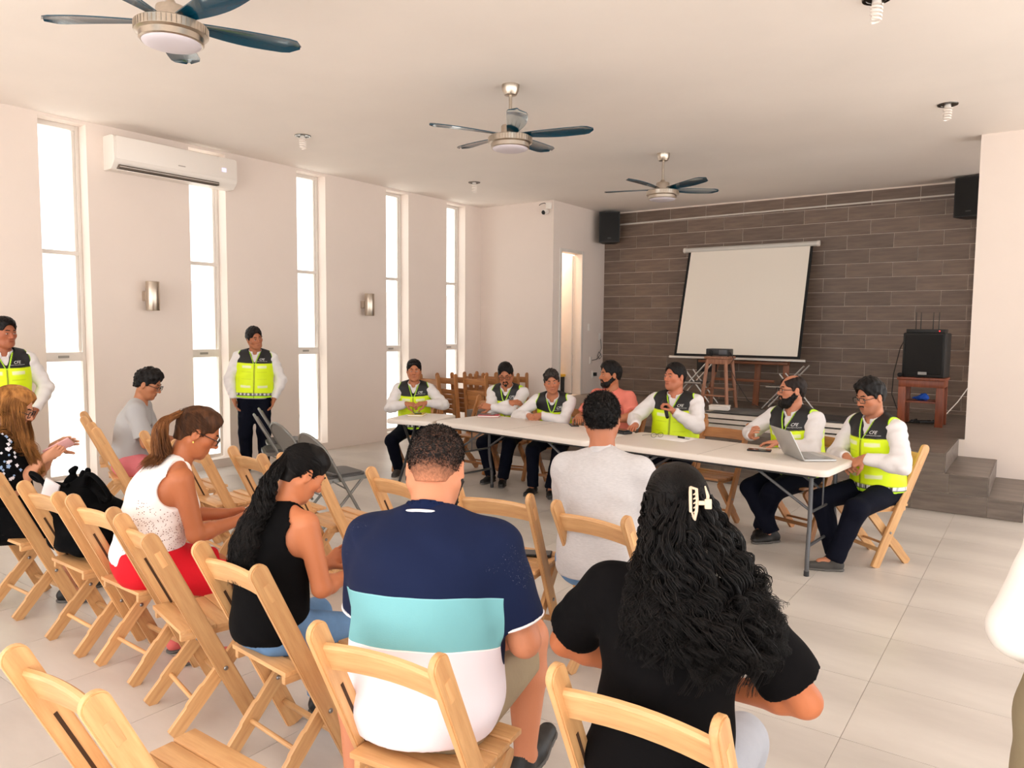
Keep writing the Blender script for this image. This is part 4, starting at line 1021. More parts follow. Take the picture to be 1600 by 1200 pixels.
def cap_hair(front=.075, side_z=.02, nape=-.055, vol=.010, top=.012, mat=None, amp=.0035, freq=120, res=.0042, sweep=0, fade=False, strands=0, slen=.012, ear=True, bald=0):
    def fn(sk, fw):
        H, R, S = sk['H'], sk['Rh'], sk['S']; L = lambda x, y, z: H + R @ np.array([x * fw, y, z])
        o = [ell(L(0, -.015, .034), (.0765 * fw + vol, .099 + vol, .0895 + vol), R, .02), ell(L(0, .008, .075 + top * .6), (.062 * fw + vol, .078 + vol, .048 + top), R, .03), cone(L(0, -.055, -.02), L(0, -.052, -.055), .048 * fw, .044 * fw, .03)]
        if sweep: o += [ell(L(sweep * .02, .062, .098), (.050, .032, .024), R, .02)]
        if ear:
            for s in (-1, 1): o.append(cone(L(s * .0735, .022, .03), L(s * .0715, .022, -.012), .008, .004, .012))
        o.append(rough(amp, freq, 5))
        # hairline: front, temples and nape are cut away
        o.append(ell(L(0, .115, front - .075 - .002), (.068 * fw, .074, .094), R, .008, True))
        for s in (-1, 1): o.append(cone(L(s * .075, .06, .0), L(s * .09, .075, -.08), .034, .05, .006, True)); o.append(ell(L(s * .088, -.008, -.012), (.022, .026, .036), R, .006, True))
        o.append(cone(L(-.1, .05, -.09), L(.1, .05, -.09), .09, .09, .01, True))
        o.append(halfcut(L(0, -.09, nape), R @ V3(0, .25, -1)))
        if bald: o.append(ell(L(0, .045, .125), (.060, .095, bald), R, .01, True))
        p, f = blob(o, res); q = (p - H) @ R
        mt = mat or m_black_hair; kw = {}
        if fade:
            w = np.clip((q[:, 2] - fade[0]) / (fade[1] - fade[0]), 0, 1)[:, None]; n = np.random.default_rng(2).uniform(0, 1, (len(q), 1))
            w = np.clip(w + (n - .5) * .35 * (w > .03), 0, 1); c = np.array(lin(fade[2])) * (1 - w) + np.array(lin((26, 21, 19))) * w; kw['col'] = c; mt = m_fade
        ob = np_obj('hair', p * S, f, mt, sk['root'], **kw)
        if strands:
            r = np.random.default_rng(3); tri = p[f]; nr = np.cross(tri[:, 2] - tri[:, 0], tri[:, 3] - tri[:, 1]); ar = np.linalg.norm(nr, axis=1); nr /= ar[:, None] + 1e-12
            cz = ((tri.mean(1) - H) @ R)[:, 2]; pr = ar * (cz > (fade[0] + .7 * (fade[1] - fade[0]) if fade else -.045)); i = r.choice(len(f), strands, p=pr / pr.sum())
            b = tri[i].mean(1) + r.normal(size=(strands, 3)) * .002; d = nr[i] * .75 + r.normal(size=(strands, 3)) * .35 + (R @ V3(0, -.25, -.35)); d /= np.linalg.norm(d, axis=1, keepdims=True)
            ln = slen * r.uniform(.5, 1.1, strands)[:, None]; t2 = d + r.normal(size=(strands, 3)) * .5 + (R @ V3(0, 0, -.5)); t2 /= np.linalg.norm(t2, axis=1, keepdims=True)
            path = np.stack([b - d * .002, b + d * ln * .55, b + d * ln * .55 + t2 * ln * .5], 1); pp, ff = tubes_np(path, np.tile([.0009, .0007, .0002], (strands, 1)))
            s_ = np_obj('strands', pp * S, ff, m_black_hair, ob); s_['kind'] = 'stuff'
    return fn
m_fade = attr_mat('cropped_hair', .6, (900, .5), spec=.3)
def make_beard(sk, fw, jaw, kind='full', t=.006):
    H, R, S = sk['H'], sk['Rh'], sk['S']; L = lambda x, y, z: H + R @ np.array([x * fw, y, z])
    o = []
    if kind in ('full', 'long'):
        e = .012 if kind == 'long' else 0
        for s in (-1, 1): o += [cone(L(s * .058, -.004, -.035), L(s * .032, .052, -.088 - e), .0225 * jaw + t * .5, .0225 * jaw + t + e * .5, .02)]
        o += [cone(L(-.02, .058, -.092 - e), L(.02, .058, -.092 - e), .029 * jaw + t * .6 + e * .5, .029 * jaw + t * .6 + e * .5, .02)]
    if kind in ('full', 'long', 'goatee'): o += [cone(L(-.020, .096, -.048), L(.020, .096, -.048), .0052, .0052, .006)] + [cone(L(s * .022, .094, -.049), L(s * .027, .082, -.078), .006, .007, .008) for s in (-1, 1)] + [cone(L(0, .086, -.090), L(0, .078, -.106), .016, .013, .015)]
    if kind == 'moustache': o += [cone(L(-.020, .0955, -.048), L(.020, .0955, -.048), .0050, .0050, .006)]
    o += [rough(.0022, 260, 9), cone(L(-.013, .098, -.063), L(.013, .098, -.063), .0078, .0078, .002, True)]
    p, f = blob(o, .0042); np_obj('beard', p * S, f, m_black_hair, sk['root'])
# ------------------------------------------------------------------ hair styles built from locks
def lock_tubes(sk, ctrl, nper, mat, M_=40, spread=(.004, .010), wave=0.0, waves=5, r0=.0016, parent=None, name='hair_locks', seed=1, clear=None, cdir=None, fr=.3, ns=3, cmin=.006, layer=.03):
    """ctrl (N,K,3): one lock per row; every lock is a bundle of fine strands that share its wave"""
    r = np.random.default_rng(seed); N = len(ctrl); path = resample(np.asarray(ctrl, float), M_); s = np.linspace(0, 1, M_)
    T = np.gradient(path, axis=1); T /= np.linalg.norm(T, axis=2, keepdims=True) + 1e-9
    A = np.cross(T, np.array([0., 1, .15])); A /= np.linalg.norm(A, axis=2, keepdims=True) + 1e-9; B = np.cross(T, A)
    ph = r.uniform(0, 6.28, (N, 1)); fq = waves * r.uniform(.8, 1.2, (N, 1)); env = (s[None] ** .8)
    if wave: path = path + (A * (np.sin(6.28 * fq * s + ph) * env * wave)[..., None] + B * (np.cos(6.28 * fq * s + ph) * env * wave * .8)[..., None])
    P = np.repeat(path, nper, 0); An = np.repeat(A, nper, 0); Bn = np.repeat(B, nper, 0); n = len(P)
    th = r.uniform(0, 6.28, (n, 1)); rad = np.sqrt(r.uniform(0, 1, (n, 1))) * (spread[0] + (spread[1] - spread[0]) * s[None]); tw = th + 2.5 * s[None] * r.normal(size=(n, 1))
    P = P + An * (np.cos(tw) * rad)[..., None] + Bn * (np.sin(tw) * rad)[..., None]
    fz = fr * .004 * env[..., None] * (An * np.sin(6.28 * (waves * 1.7 * s[None] + r.uniform(0, 1, (n, 1))))[..., None]); P = P + fz
    if clear is not None:
        Q = P.reshape(-1, 3)
        cm = (cmin + layer * r.uniform(0, 1, (n, 1)) ** 1.3 * np.minimum(1, s[None] * 3)).reshape(-1)
        for _ in range(6):
            d = eval_pts(clear, Q); k = d < cm; Q = Q + np.where(k, np.minimum(cm + .002 - d, .03), 0)[:, None] * cdir
        P = Q.reshape(P.shape)
    cut = r.uniform(.82, 1, (n, 1)); rr = r0 * r.uniform(.7, 1.2, (n, 1)) * (1 - .75 * s[None] ** 3)
    pp, ff = tubes_np(P, rr, ns); o = np_obj(name, pp * sk['S'], ff, mat, parent or sk['root']); o['kind'] = 'stuff'; return o
def scalp(sk, fw, az, el_, off=.008):
    """points on the scalp: az 0 = back, +90 = right side, 180 = front; el elevation in degrees"""
    a, e = np.radians(az), np.radians(el_); x = np.sin(a) * np.cos(e) * (.0765 * fw + off); y = -np.cos(a) * np.cos(e) * (.099 + off) - .014; z = np.sin(e) * (.089 + off) + .034
    return sk['H'] + np.stack([x, y, z], -1) @ sk['Rh'].T
def tied_hair(gather, tail_ctrl, mat, nlocks=40, nper=16, wave=.012, waves=5, tail_spread=(.012, .03), tail_mat=None, cap_n=900, clip=False, r0=.0014, loose=None, loose_mat=None, tlen=40, strspread=.011, cmin=.006, band=None):
    def fn(sk, fw):
        H, R, S = sk['H'], sk['Rh'], sk['S']; r = np.random.default_rng(8)
        cap_hair(front=.094, nape=-.075, vol=.0055, top=.008, mat=mat, amp=.0012, freq=90)(sk, fw)
        G = H + R @ np.array(gather)
        # brushed-back strands from the hairline to the gather point
        az = np.concatenate([r.uniform(-118, 118, cap_n // 2), r.uniform(-178, 178, cap_n // 2)]); el_ = np.concatenate([r.uniform(-38, 40, cap_n // 2), r.uniform(22, 80, cap_n // 2)])
        p0 = scalp(sk, fw, az, el_, .0085); g = G + r.normal(size=(cap_n, 3)) * .008
        q0 = (p0 - H) @ R; q1 = (g - H) @ R; ctr = np.array([0, -.014, .034]); rad = np.array([.0765 * fw + .011, .110, .100])
        cs = []
        for t in (0, .25, .5, .75, 1):
            q = q0 * (1 - t) + q1 * t; d = (q - ctr) / rad; l_ = np.linalg.norm(d, axis=1, keepdims=True); qs = ctr + d / l_ * rad
            cs.append(np.where(l_ < 1, qs, q) if t < .9 else q)
        lock_tubes(sk, np.stack(cs, 1) @ R.T + H, 1, mat, 14, (.0, .0), 0, r0=.0013, name='brushed_hair', seed=4, fr=0)
        if band is not None:
            u = nrm(R @ np.array(gather) - R @ V3(0, -.02, .03)); a_ = nrm(np.cross(u, V3(0, .2, 1))); b_ = np.cross(u, a_); MB().tube([tuple(S * (G + (a_ * math.cos(k * PI / 10) + b_ * math.sin(k * PI / 10)) * .020)) for k in range(20)], .007 * S, 8, closed=True).obj('hair_tie', band, sk['root'])
        # tail
        ctl = np.array(tail_ctrl, float); K = len(ctl); off = r.normal(size=(nlocks, 2)); off /= np.maximum(1, np.linalg.norm(off, axis=1, keepdims=True))
        c = np.zeros((nlocks, K, 3))
        for k in range(K):
            w_ = tail_spread[0] + (tail_spread[1] - tail_spread[0]) * k / (K - 1); c[:, k] = (G if k == 0 else H + ctl[k]) + np.stack([off[:, 0] * w_, off[:, 1] * w_ * .7, r.normal(size=nlocks) * (.004 + .02 * (k == K - 1))], 1)
        lock_tubes(sk, c, nper, tail_mat or mat, tlen, (.003, strspread), wave, waves, r0=r0, seed=6, name='ponytail' if not clip else 'gathered_locks', clear=sk['shirt_ops'], cdir=sk['R2'] @ V3(0, -1, .0), cmin=cmin)
        if loose: loose(sk, fw)
        if clip: clip(sk, fw, G)
    return fn
def curtain(mat, n, az, el_, length, flare=1.25, back=.02, wave=.016, waves=6, nper=14, seed=5, r0=.0015, fwd=0.0, M_=44, cmin=.006, spread=(.004, .014), cdir=(0, -1, 0), off=.012, jit=.05, xs=0.0):
    def fn(sk, fw):
        r = np.random.default_rng(seed); a = r.uniform(az[0], az[1], n); e = r.uniform(el_[0], el_[1], n); p0 = scalp(sk, fw, a, e, off); H = sk['H']
        d = p0 - H; dl = sk['R2'] @ V3(0, 0, -1); dn = V3(0, 0, -1) * .7 + dl * .3; c = [p0]
        for k, s in enumerate((.14, .32, .55, .78, 1.0)):
            L_ = length * (1 + r.normal(size=n) * jit); q = H + d * np.array([1, 1, 0]) * (1 + (flare - 1) * s)[..., None] if False else p0 + (d * np.array([flare - 1, flare - 1, 0])) * s
            q = q + dn * (L_ * s)[:, None] + (sk['R2'] @ V3(0, -back, 0)) * s + V3(0, fwd, 0) * s ** 1.5 + (sk['R2'] @ V3(xs, 0, 0)) * s; q[:, 2] += 0
            c.append(q)
        lock_tubes(sk, np.stack(c, 1), nper, mat, M_, spread, wave, waves, r0=r0, seed=seed + 1, clear=sk['shirt_ops'] + sk['body_head'], cdir=sk['R2'] @ np.array(cdir, float), cmin=cmin, name='long_hair')
    return fn
def parted(mat, n=900, lo=-25, seed=9):
    def fn(sk, fw):
        r = np.random.default_rng(seed); az = np.concatenate([r.uniform(20, 118, n // 2), r.uniform(-118, -20, n // 2)]); az[: n // 4] = r.uniform(-60, 60, n // 4); c = []
        for e in (86, 70, 50, 28, 5, lo): c.append(scalp(sk, fw, az, np.full(n, float(e)) + r.normal(size=n) * 2, .0185))
        lock_tubes(sk, np.stack(c, 1), 1, mat, 18, (.0, .0), 0, r0=.0017, name='combed_hair', seed=seed, fr=0)
    return fn
m_cream = M('cream_plastic', (214, 190, 164), .35)
def claw_clip(sk, fw, G):
    R, S = sk['Rh'], sk['S']; o = G + R @ V3(.040, -.022, -.006); k_ = .8; T = lambda x, y, z: tuple(S * (o + k_ * R @ np.array([x, y, z])))
    mb = MB()
    mb.tube([T(-.030, .012, .045), T(-.034, -.006, .03), T(-.034, -.008, -.03), T(-.022, -.004, -.058)], .0042 * S, 8); mb.tube([T(-.030, .012, .045), T(-.014, -.004, .040), T(-.013, -.010, .0), T(-.016, -.010, -.03), T(-.022, -.004, -.058)], .0042 * S, 8)
    for k in range(5): mb.tube([T(-.014, -.010, .028 - .014 * k), T(-.025, -.006, .022 - .014 * k)], [.0038 * S, .0015 * S], 6)
    mb.tube([T(.014, .0, .050), T(.020, -.012, .02), T(.018, -.016, -.012)], [.0020 * S, .0042 * S, .0045 * S], 8)
    mb.obj('hair_claw_clip', m_cream, sk['root'], 60)
    mb = MB(); Q_ = R * S * k_; M4 = Matrix([[*Q_[0], S * o[0]], [*Q_[1], S * o[1]], [*Q_[2], S * o[2]], [0, 0, 0, 1]])
    mb.bbox((-.012, -.024, -.010), (.030, -.012, .004), .003, mat=M4); mb.bbox((.008, -.026, -.022), (.030, -.014, .010), .003, mat=M4); mb.obj('clip_spring_tab', m_cream, sk['root'])
_p0 = person
def person(*a, **k):
    hair = k.pop('hair', None); sk = _p0(*a, **k); fw = k.get('fw', 1.0)
    H, Rh = sk['H'], sk['Rh']; sk['body_head'] = [ell(H + Rh @ V3(0, -.012, .033), (.078 * fw, .100, .091), Rh, 0), cone(H + Rh @ V3(0, -.02, -.05), sk['N'], .055, .062, .02)]
    if hair: hair(sk, fw)
    return sk

GV = 'people in hi-vis vests at the table'
TR = dict(mat=m_navy_tr); SH = dict(mat=m_white_sh, fold=.008, fold_f=1.5, cres=.0085)
def vestman(label, loc, rz_, **k):
    k.setdefault('shirt', SH); k.setdefault('vest', True); k.setdefault('trousers', TR); k.setdefault('hair', cap_hair(amp=.002, freq=150, sweep=0)); return person(label, loc, rz_, **k)
# ---- the panel, left to right
vestman('man in hi-vis vest at the far left table end, hands clasped, facing the camera', (-5.80, 6.18, 0), 218, S=.93, lean=(2, 10), head=(6, 4, 0), g=1.08, fw=1.04, jaw=1.12, skin=(184, 118, 84),
        hand_r=dict(w=(.065, .33, .865), d=(-.9, .35, -.05), n=(-.1, -.4, -.9), curl=.55, pole=(1, -.3, -.5)), hand_l=dict(w=(-.16, .31, .87), d=(.9, .4, -.05), n=(.1, -.4, -.9), curl=.6, pole=(-1, -.2, -.4)), foot_r=dict(a=(.17, .22, .075)), foot_l=dict(a=(-.20, .26, .075)), shoes=m_gshoe)
vestman('man in hi-vis vest and glasses with goatee, arms folded on the table, looking down', (-4.72, 6.55, 0), 196, S=.95, lean=(8, 16), head=(12, 22, 4), g=1.0, skin=(184, 118, 84), glasses=True, eyes_down=True, beard=dict(kind='goatee'),
        hand_r=dict(w=(-.10, .30, .905), d=(-.95, .05, .10), n=(0, -.6, -.8), curl=.5, pole=(1, .1, -.6)), hand_l=dict(w=(.10, .36, .85), d=(.95, .1, .15), n=(0, -.8, -.5), curl=.35, pole=(-1, .3, -.6)), foot_r=dict(a=(.12, .30, .075)), foot_l=dict(a=(-.06, .40, .075)), hair=cap_hair(amp=.002, freq=150, sweep=1, top=.018))
vestman('older man in hi-vis vest with greying hair, hands clasped forward on the table', (-4.10, 6.50, 0), 202, S=.93, lean=(18, 30), head=(12, 8, 6), g=.98, fw=.98, skin=(184, 120, 88), stub=.25,
        hand_r=dict(w=(.22, .43, .835), d=(-.45, .85, -.1), n=(-.8, -.4, -.2), curl=.75, pole=(1, -.2, -.6)), hand_l=dict(w=(.09, .42, .84), d=(.45, .85, -.1), n=(.8, -.4, -.2), curl=.75, pole=(-1, .1, -.5)), foot_r=dict(a=(.16, .46, .075)), foot_l=dict(a=(-.04, .52, .075)), hair=cap_hair(amp=.004, freq=120, sweep=2, top=.016, front=.066, mat=hair_mat('greying_hair', (20, 16, 15), (62, 54, 50))))
m_salmon = cloth('salmon_cotton', (226, 128, 112), .85, .05); m_khaki_gr = cloth('taupe_trousers', (118, 102, 92))
person('bearded man in a salmon short-sleeved shirt looking to the left', (-3.42, 6.50, 0), 176, S=.98, lean=(3, 8), head=(-36, 2, 0), g=1.16, fw=1.04, jaw=1.12, skin=(176, 112, 78), beard=dict(kind='full'), hair=cap_hair(amp=.002, freq=150, fade=None, top=.016),
       shirt=dict(mat=m_salmon, sleeve='short', cuff=.80, cres=.0085, fold=.005, fold_f=1.3, loose=.014), trousers=dict(mat=m_khaki_gr), hand_r=dict(w=(.16, .40, .82), d=(-.6, .8, 0), n=(0, 0, -1)), hand_l=dict(w=(-.22, .44, .82), d=(.75, .6, -.1), n=(0, 0, -1), pole=(-1, -.3, -.4)), foot_r=dict(a=(.15, .40, .075)), foot_l=dict(a=(-.12, .46, .075)))
sk5 = vestman('stout man in hi-vis vest speaking into a black microphone', (-2.76, 6.45, 0), 186, S=.99, lean=(-3, 6), head=(-30, -2, 0), g=1.22, belly=.35, sw=.195, fw=1.06, jaw=1.2, skin=(190, 118, 88), stub=.2,
        hand_l=dict(w=(-.075, .31, .925), d=(.62, .25, .75), n=(.55, .35, -.55), curl=.85, thumb=.8, pole=(-.8, .3, -1)), hand_r=dict(w=(.24, .42, .79), d=(-.1, 1, -.05), n=(0, 0, -1), curl=.25, pole=(1, -.3, -.5)), foot_r=dict(a=(.15, .38, .075)), foot_l=dict(a=(-.15, .42, .075)), hair=cap_hair(amp=.0015, freq=150, vol=.006, top=.010))
vestman('bald bearded man in hi-vis vest and black glasses sitting behind the laptop', (-1.56, 6.13, 0), 160, S=.96, lean=(8, 14), head=(-34, 0, 0), g=1.2, belly=.3, sw=.195, fw=1.05, jaw=1.1, skin=(192, 128, 98), glasses=True, beard=dict(kind='long', t=.008),
        hand_l=dict(w=(-.04, .34, .815), d=(.9, .35, -.05), n=(0, 0, -1), curl=.35, pole=(-1, -.1, -.5)), hand_r=dict(w=(.26, .30, .83), d=(-.45, .5, .5), n=(-.6, -.6, -.2), curl=.5, pole=(1, -.2, -.6)), foot_r=dict(a=(-.02, .36, .075), toe=(.3, 1, 0), pole=(.8, .5, 1)), foot_l=dict(a=(.14, .30, .075), toe=(-.4, 1, 0), pole=(-.5, .6, 1)), hair=cap_hair(amp=.0015, freq=150, vol=.004, top=.0, bald=.062, mat=m_dark_brown_hair))
vestman('man in hi-vis vest and glasses seated at the right table end, ankles crossed', (-.94, 5.83, 0), 146, S=.97, lean=(0, 10), head=(-4, 14, 0), g=1.08, fw=1.0, skin=(188, 124, 92), glasses=True, stub=.5, beard=dict(kind='moustache'),
        hand_r=dict(w=(.05, .26, .775), d=(-.75, .35, -.45), n=(-.2, -.7, -.6), curl=.7, pole=(1, -.4, -.3)), hand_l=dict(w=(-.11, .25, .79), d=(.7, .4, -.5), n=(.2, -.6, -.7), curl=.75, pole=(-1, -.5, -.2)), foot_r=dict(a=(-.02, .40, .085), toe=(-.35, 1, -.1), pole=(.5, .6, 1)), foot_l=dict(a=(-.12, .50, .075), toe=(.5, .8, .25), pole=(-.5, .6, 1)), shoes=m_gshoe, hair=cap_hair(amp=.003, freq=110, sweep=1, top=.022, vol=.013))
# ---- two men standing along the window wall
PK = lambda s: dict(w=(s * .225, .07, .87), d=(-s * .25, .30, -1), n=(-s, .1, .1), curl=.35, pole=(s * 1, -.45, 0))
vestman('man in hi-vis vest standing between windows, hands in pockets, head tilted', (-7.22, 5.08, 0), 232, S=.945, stand=True, lean=(-2, 3), side=-2, head=(28, 6, 12), g=1.18, skin=(172, 110, 78), fw=1.02, hand_r=PK(1), hand_l=PK(-1), hair=cap_hair(amp=.003, freq=120, top=.02, vol=.012))
vestman('man in hi-vis vest standing at the left edge of the photo by the window', (-7.10, 2.56, 0), 262, S=.985, stand=True, lean=(-2, 4), head=(24, 4, 0), g=1.12, belly=.2, fw=1.06, jaw=1.15, skin=(164, 98, 68), hand_r=PK(1), hand_l=dict(w=(-.20, .13, .93), d=(.55, .8, -.3), n=(.7, -.5, -.3), curl=.7, pole=(-1, -.6, 0)), hair=cap_hair(amp=.002, freq=150, top=.014))
# ---- the audience
m_grey_tee = attr_mat('grey_print_tee', .85, (90, .1))
def tee_print(p, q, sk):
    c = np.tile(np.array(lin((172, 170, 170))), (len(p), 1)); x, y, z = q.T
    n = np.sin(x * 190 + 3 * np.sin(z * 120)) * np.sin(z * 210 + 2 * np.sin(x * 150)); k = (y > 0) & (np.abs(x + .01) < .085) & (z > .03) & (z < .16) & (n > -.25) & (np.hypot((x + .01) / .085, (z - .095) / .07) < 1)
    return np.where(k[:, None], lin((74, 74, 78)), c)
person('man in printed grey t-shirt and glasses looking down by the wall', (-6.06, 3.07, 0), -36, S=.96, lean=(6, 14), head=(-12, 22, 0), skin=(172, 112, 78), glasses=True, eyes_down=True, hair=cap_hair(amp=.005, freq=100, top=.018, vol=.013, sweep=1), shirt=dict(mat=m_grey_tee, sleeve='short', cuff=.78, tintf=tee_print, cres=.0065, collar=False, neck_r=.066, fold=.005, loose=.014), trousers=dict(mat=cloth('pink_shorts', (214, 120, 126)), length='shorts'), hand_r=dict(w=(.10, .38, .70), d=(-.5, .8, 0), n=(0, 0, -1)), hand_l=dict(w=(-.08, .38, .70), d=(.5, .8, 0), n=(0, 0, -1)))
# woman in white top and red skirt
m_ivory = attr_mat('ivory_knit', .85, (60, .12)); m_red = cloth('red_jersey', (206, 18, 34), .8, .04)
def lace(p, q, sk):
    c = np.tile(np.array(lin((242, 232, 226))), (len(p), 1)); return c
def lace_mat():
    m = bpy.data.materials.new('ivory_top_with_lace_side'); m.use_nodes = True; t = NT(m); a = t.add('ShaderNodeAttribute', attribute_name='chest'); sx = t.add('ShaderNodeSeparateXYZ'); t.l(a.outputs['Vector'], sx.inputs[0])
    vo = t.add('ShaderNodeTexVoronoi'); vo.inputs['Scale'].default_value = 95; t.l(a.outputs['Vector'], vo.inputs['Vector']); hole = t.math('LESS_THAN', vo.outputs['Distance'], .26)
    zone = t.math('MULTIPLY', t.math('GREATER_THAN', sx.outputs[0], .105), t.math('LESS_THAN', sx.outputs[2], .10)); k = t.math('MULTIPLY', hole, zone)
    t.l(t.mix(k, lin((240, 232, 228)), lin((126, 84, 68))), t.b.inputs['Base Color']); t.b.inputs['Roughness'].default_value = .85; t.bump(t.noise(70, 4), .12, .004); return m
sk = person('woman in a white sleeveless lace-sided top and red skirt, brown ponytail', (-3.47, 1.79, 0), -18, S=.96, lean=(6, 26), side=4, head=(-12, 30, 0), g=1.10, fem=1.0, sw=.165, belly=.2, skin=(176, 104, 66), glasses=True, eyes_down=True, arms_bare=True, bres=.008, hip=(0, .03),
       shirt=dict(mat=lace_mat(), sleeve='none', cres=.0075, collar=False, neck_r=.078, fold=.0045, fold_f=1.2, hem=.01, armhole=(.085, .085), name='sleeveless_top'), trousers=dict(mat=m_red, length='skirt', name='skirt', t=.016), shoes=cloth('pink_sandal', (222, 110, 104), .6),
       hand_r=dict(w=(.10, .45, .70), d=(-.3, .9, .1), n=(-.6, 0, -.6), curl=.5, pole=(.5, -1, -.6)), hand_l=dict(w=(-.08, .45, .70), d=(.3, .9, .1), n=(.6, 0, -.6), curl=.5, pole=(-.5, -1, -.6)), foot_r=dict(a=(.10, .22, .075)), foot_l=dict(a=(-.10, .20, .075)),
       hair=tied_hair((0, -.108, .062), [(0, 0, 0), (0, -.150, .075), (0, -.175, .02), (0, -.172, -.07), (0, -.15, -.16)], hair_mat('chestnut_hair', (40, 24, 16), (92, 57, 34)), nlocks=90, nper=14, wave=.008, waves=2, tail_spread=(.022, .06), tail_mat=m_brown_hair, band=m_black_hair, r0=.0015))
S_, rt = sk['S'], sk['root']
# earring and bra strap seen at the armhole
MB().lathe([(.004, -.004), (.004, .004)], 10).obj('earring', M('gold', (220, 180, 90), .25, 1.0), rt, 30, loc=S_ * (sk['H'] + sk['Rh'] @ V3(.083, -.004, -.042)))
# woman in black dress with embroidery, phone in hand
m_blackdress = cloth('black_dress', (8, 8, 10), .85, .05)
sk = person('woman in a black dress with embroidered shoulder, long golden-brown hair, holding a phone', (-4.92, 1.74, 0), -34, S=.95, lean=(-6, 8), head=(-4, 24, 0), g=1.10, fem=1.0, sw=.168, belly=.35, skin=(214, 152, 118), glasses=True, eyes_down=True, arms_bare=True, bres=.009,
       shirt=dict(mat=m_blackdress, sleeve='short', cuff=1.0, cres=.008, collar=False, neck_r=.08, loose=.016, hem=-.08, name='dress_top'), trousers=dict(mat=m_blackdress, length='skirt', name='dress_skirt', t=.03),
       hand_r=dict(w=(.05, .24, .90), d=(-.15, .85, .50), n=(-.75, -.2, .4), curl=.45, thumb=.7, pole=(.7, -.8, -.8)), hand_l=dict(w=(-.13, .27, .95), d=(.30, .9, .35), n=(.8, -.1, -.35), curl=.22, thumb=.3, spread=.10, pole=(-.6, -.7, -.9)), foot_r=dict(a=(.10, .36, .075)), foot_l=dict(a=(-.10, .34, .075)),
       hair=lambda sk, fw: (parted(m_blond_hair)(sk, fw), cap_hair(front=.088, nape=-.08, vol=.012, top=.010, mat=m_blond_hair, amp=.0015, freq=80, ear=False)(sk, fw), curtain(m_blond_hair, 46, (-112, 108), (-5, 45), .40, 1.12, .0, .004, 2, 16, fwd=.05, cdir=(.3, -1, 0))(sk, fw), curtain(m_blond_hair, 12, (92, 112), (0, 40), .46, 1.1, -.04, .006, 2, 14, seed=12, fwd=.10, cdir=(.2, 1, 0))(sk, fw)))
SKPHONE = sk
mb = MB(); r = random.Random(4); fl_m = [M('embroidery_white', (236, 232, 238), .8), M('embroidery_blue', (150, 176, 214), .8), M('embroidery_red', (170, 40, 46), .8)]
for k in range(30):
    t = k / 29; x = .15 + .055 * math.sin(k * 2.4); zz = .33 - .27 * t; y = .02 + .05 * math.sin(k * 1.7)
    o0 = sk['W'] + sk['R2'] @ V3(x + .12, y + .12, zz + .02); dv = nrm(sk['R2'] @ V3(-.75, -.62, -.12)); pt = o0.copy()
    for _ in range(16): pt = pt + dv * max(-.01, min(.1, float(eval_pts(sk['shirt_ops'], pt[None])[0]))) * .9
    u = nrm(np.cross(dv, V3(0, 0, 1))); v_ = np.cross(u, dv); rad = r.uniform(.007, .015); n = 5; mi = r.choice([0, 0, 0, 1, 1, 2] if k % 4 else [0])
    ring = []
    for j in range(20): a = 2 * PI * j / 20; q = rad * (.62 + .38 * abs(math.cos(n * a / 2))); ring.append(tuple(sk['S'] * (pt - dv * .0035 + u * math.cos(a) * q + v_ * math.sin(a) * q)))
    mb.add(ring, [tuple(range(20))], mi)
em = mb.obj('embroidered_flowers', fl_m, sk['root'], None); em['kind'] = 'stuff'
# woman in black tank top with a ponytail
m_tank = cloth('black_tank', (9, 8, 9), .85, .05); m_denim = M('cloth_denim', (98, 136, 178), .85, var=(9, .22), bump=(200, .15))
sk = person('woman in black tank top and jeans with a long black wavy ponytail', (-2.35, 1.69, 0), 2, S=.87, lean=(-3, 15), head=(-18, 36, 0), g=1.06, fem=1.0, sw=.168, skin=(198, 122, 82), eyes_down=True, arms_bare=True, bres=.007, hip=(0, .03),
       shirt=dict(mat=m_tank, sleeve='none', cres=.007, collar=False, neck_r=.083, fold=.0035, hem=-.03, armhole=(.088, .085), name='tank_top'), trousers=dict(mat=m_denim, name='jeans', t=.014), hand_r=dict(w=(.13, .36, .74), d=(-.2, .75, .5), n=(-.7, -.3, .3), curl=.5, pole=(.45, -.9, -.6)), hand_l=dict(w=(-.02, .36, .76), d=(.2, .8, .4), n=(.7, -.3, .3), curl=.5, pole=(-.5, -.9, -.6)),
       hair=tied_hair((0, -.112, .045), [(0, 0, 0), (-.02, -.16, -.0), (-.035, -.19, -.12), (-.04, -.19, -.27), (-.03, -.17, -.44)], m_black_hair, nlocks=70, nper=14, wave=.02, waves=6, tail_spread=(.016, .085), r0=.0015, strspread=.016))
mb = MB(); P_, R1_ = sk['P'], sk['R1']
mb.tube([tuple(sk['S'] * (P_ + R1_ @ V3(.172 * math.cos(a), .125 * math.sin(a), .055))) for a in [2 * PI * k / 28 for k in range(28)]], .013, 6, closed=True)
mb.obj('belt', M('tan_leather', (150, 88, 50), .5), sk['root'], 60)
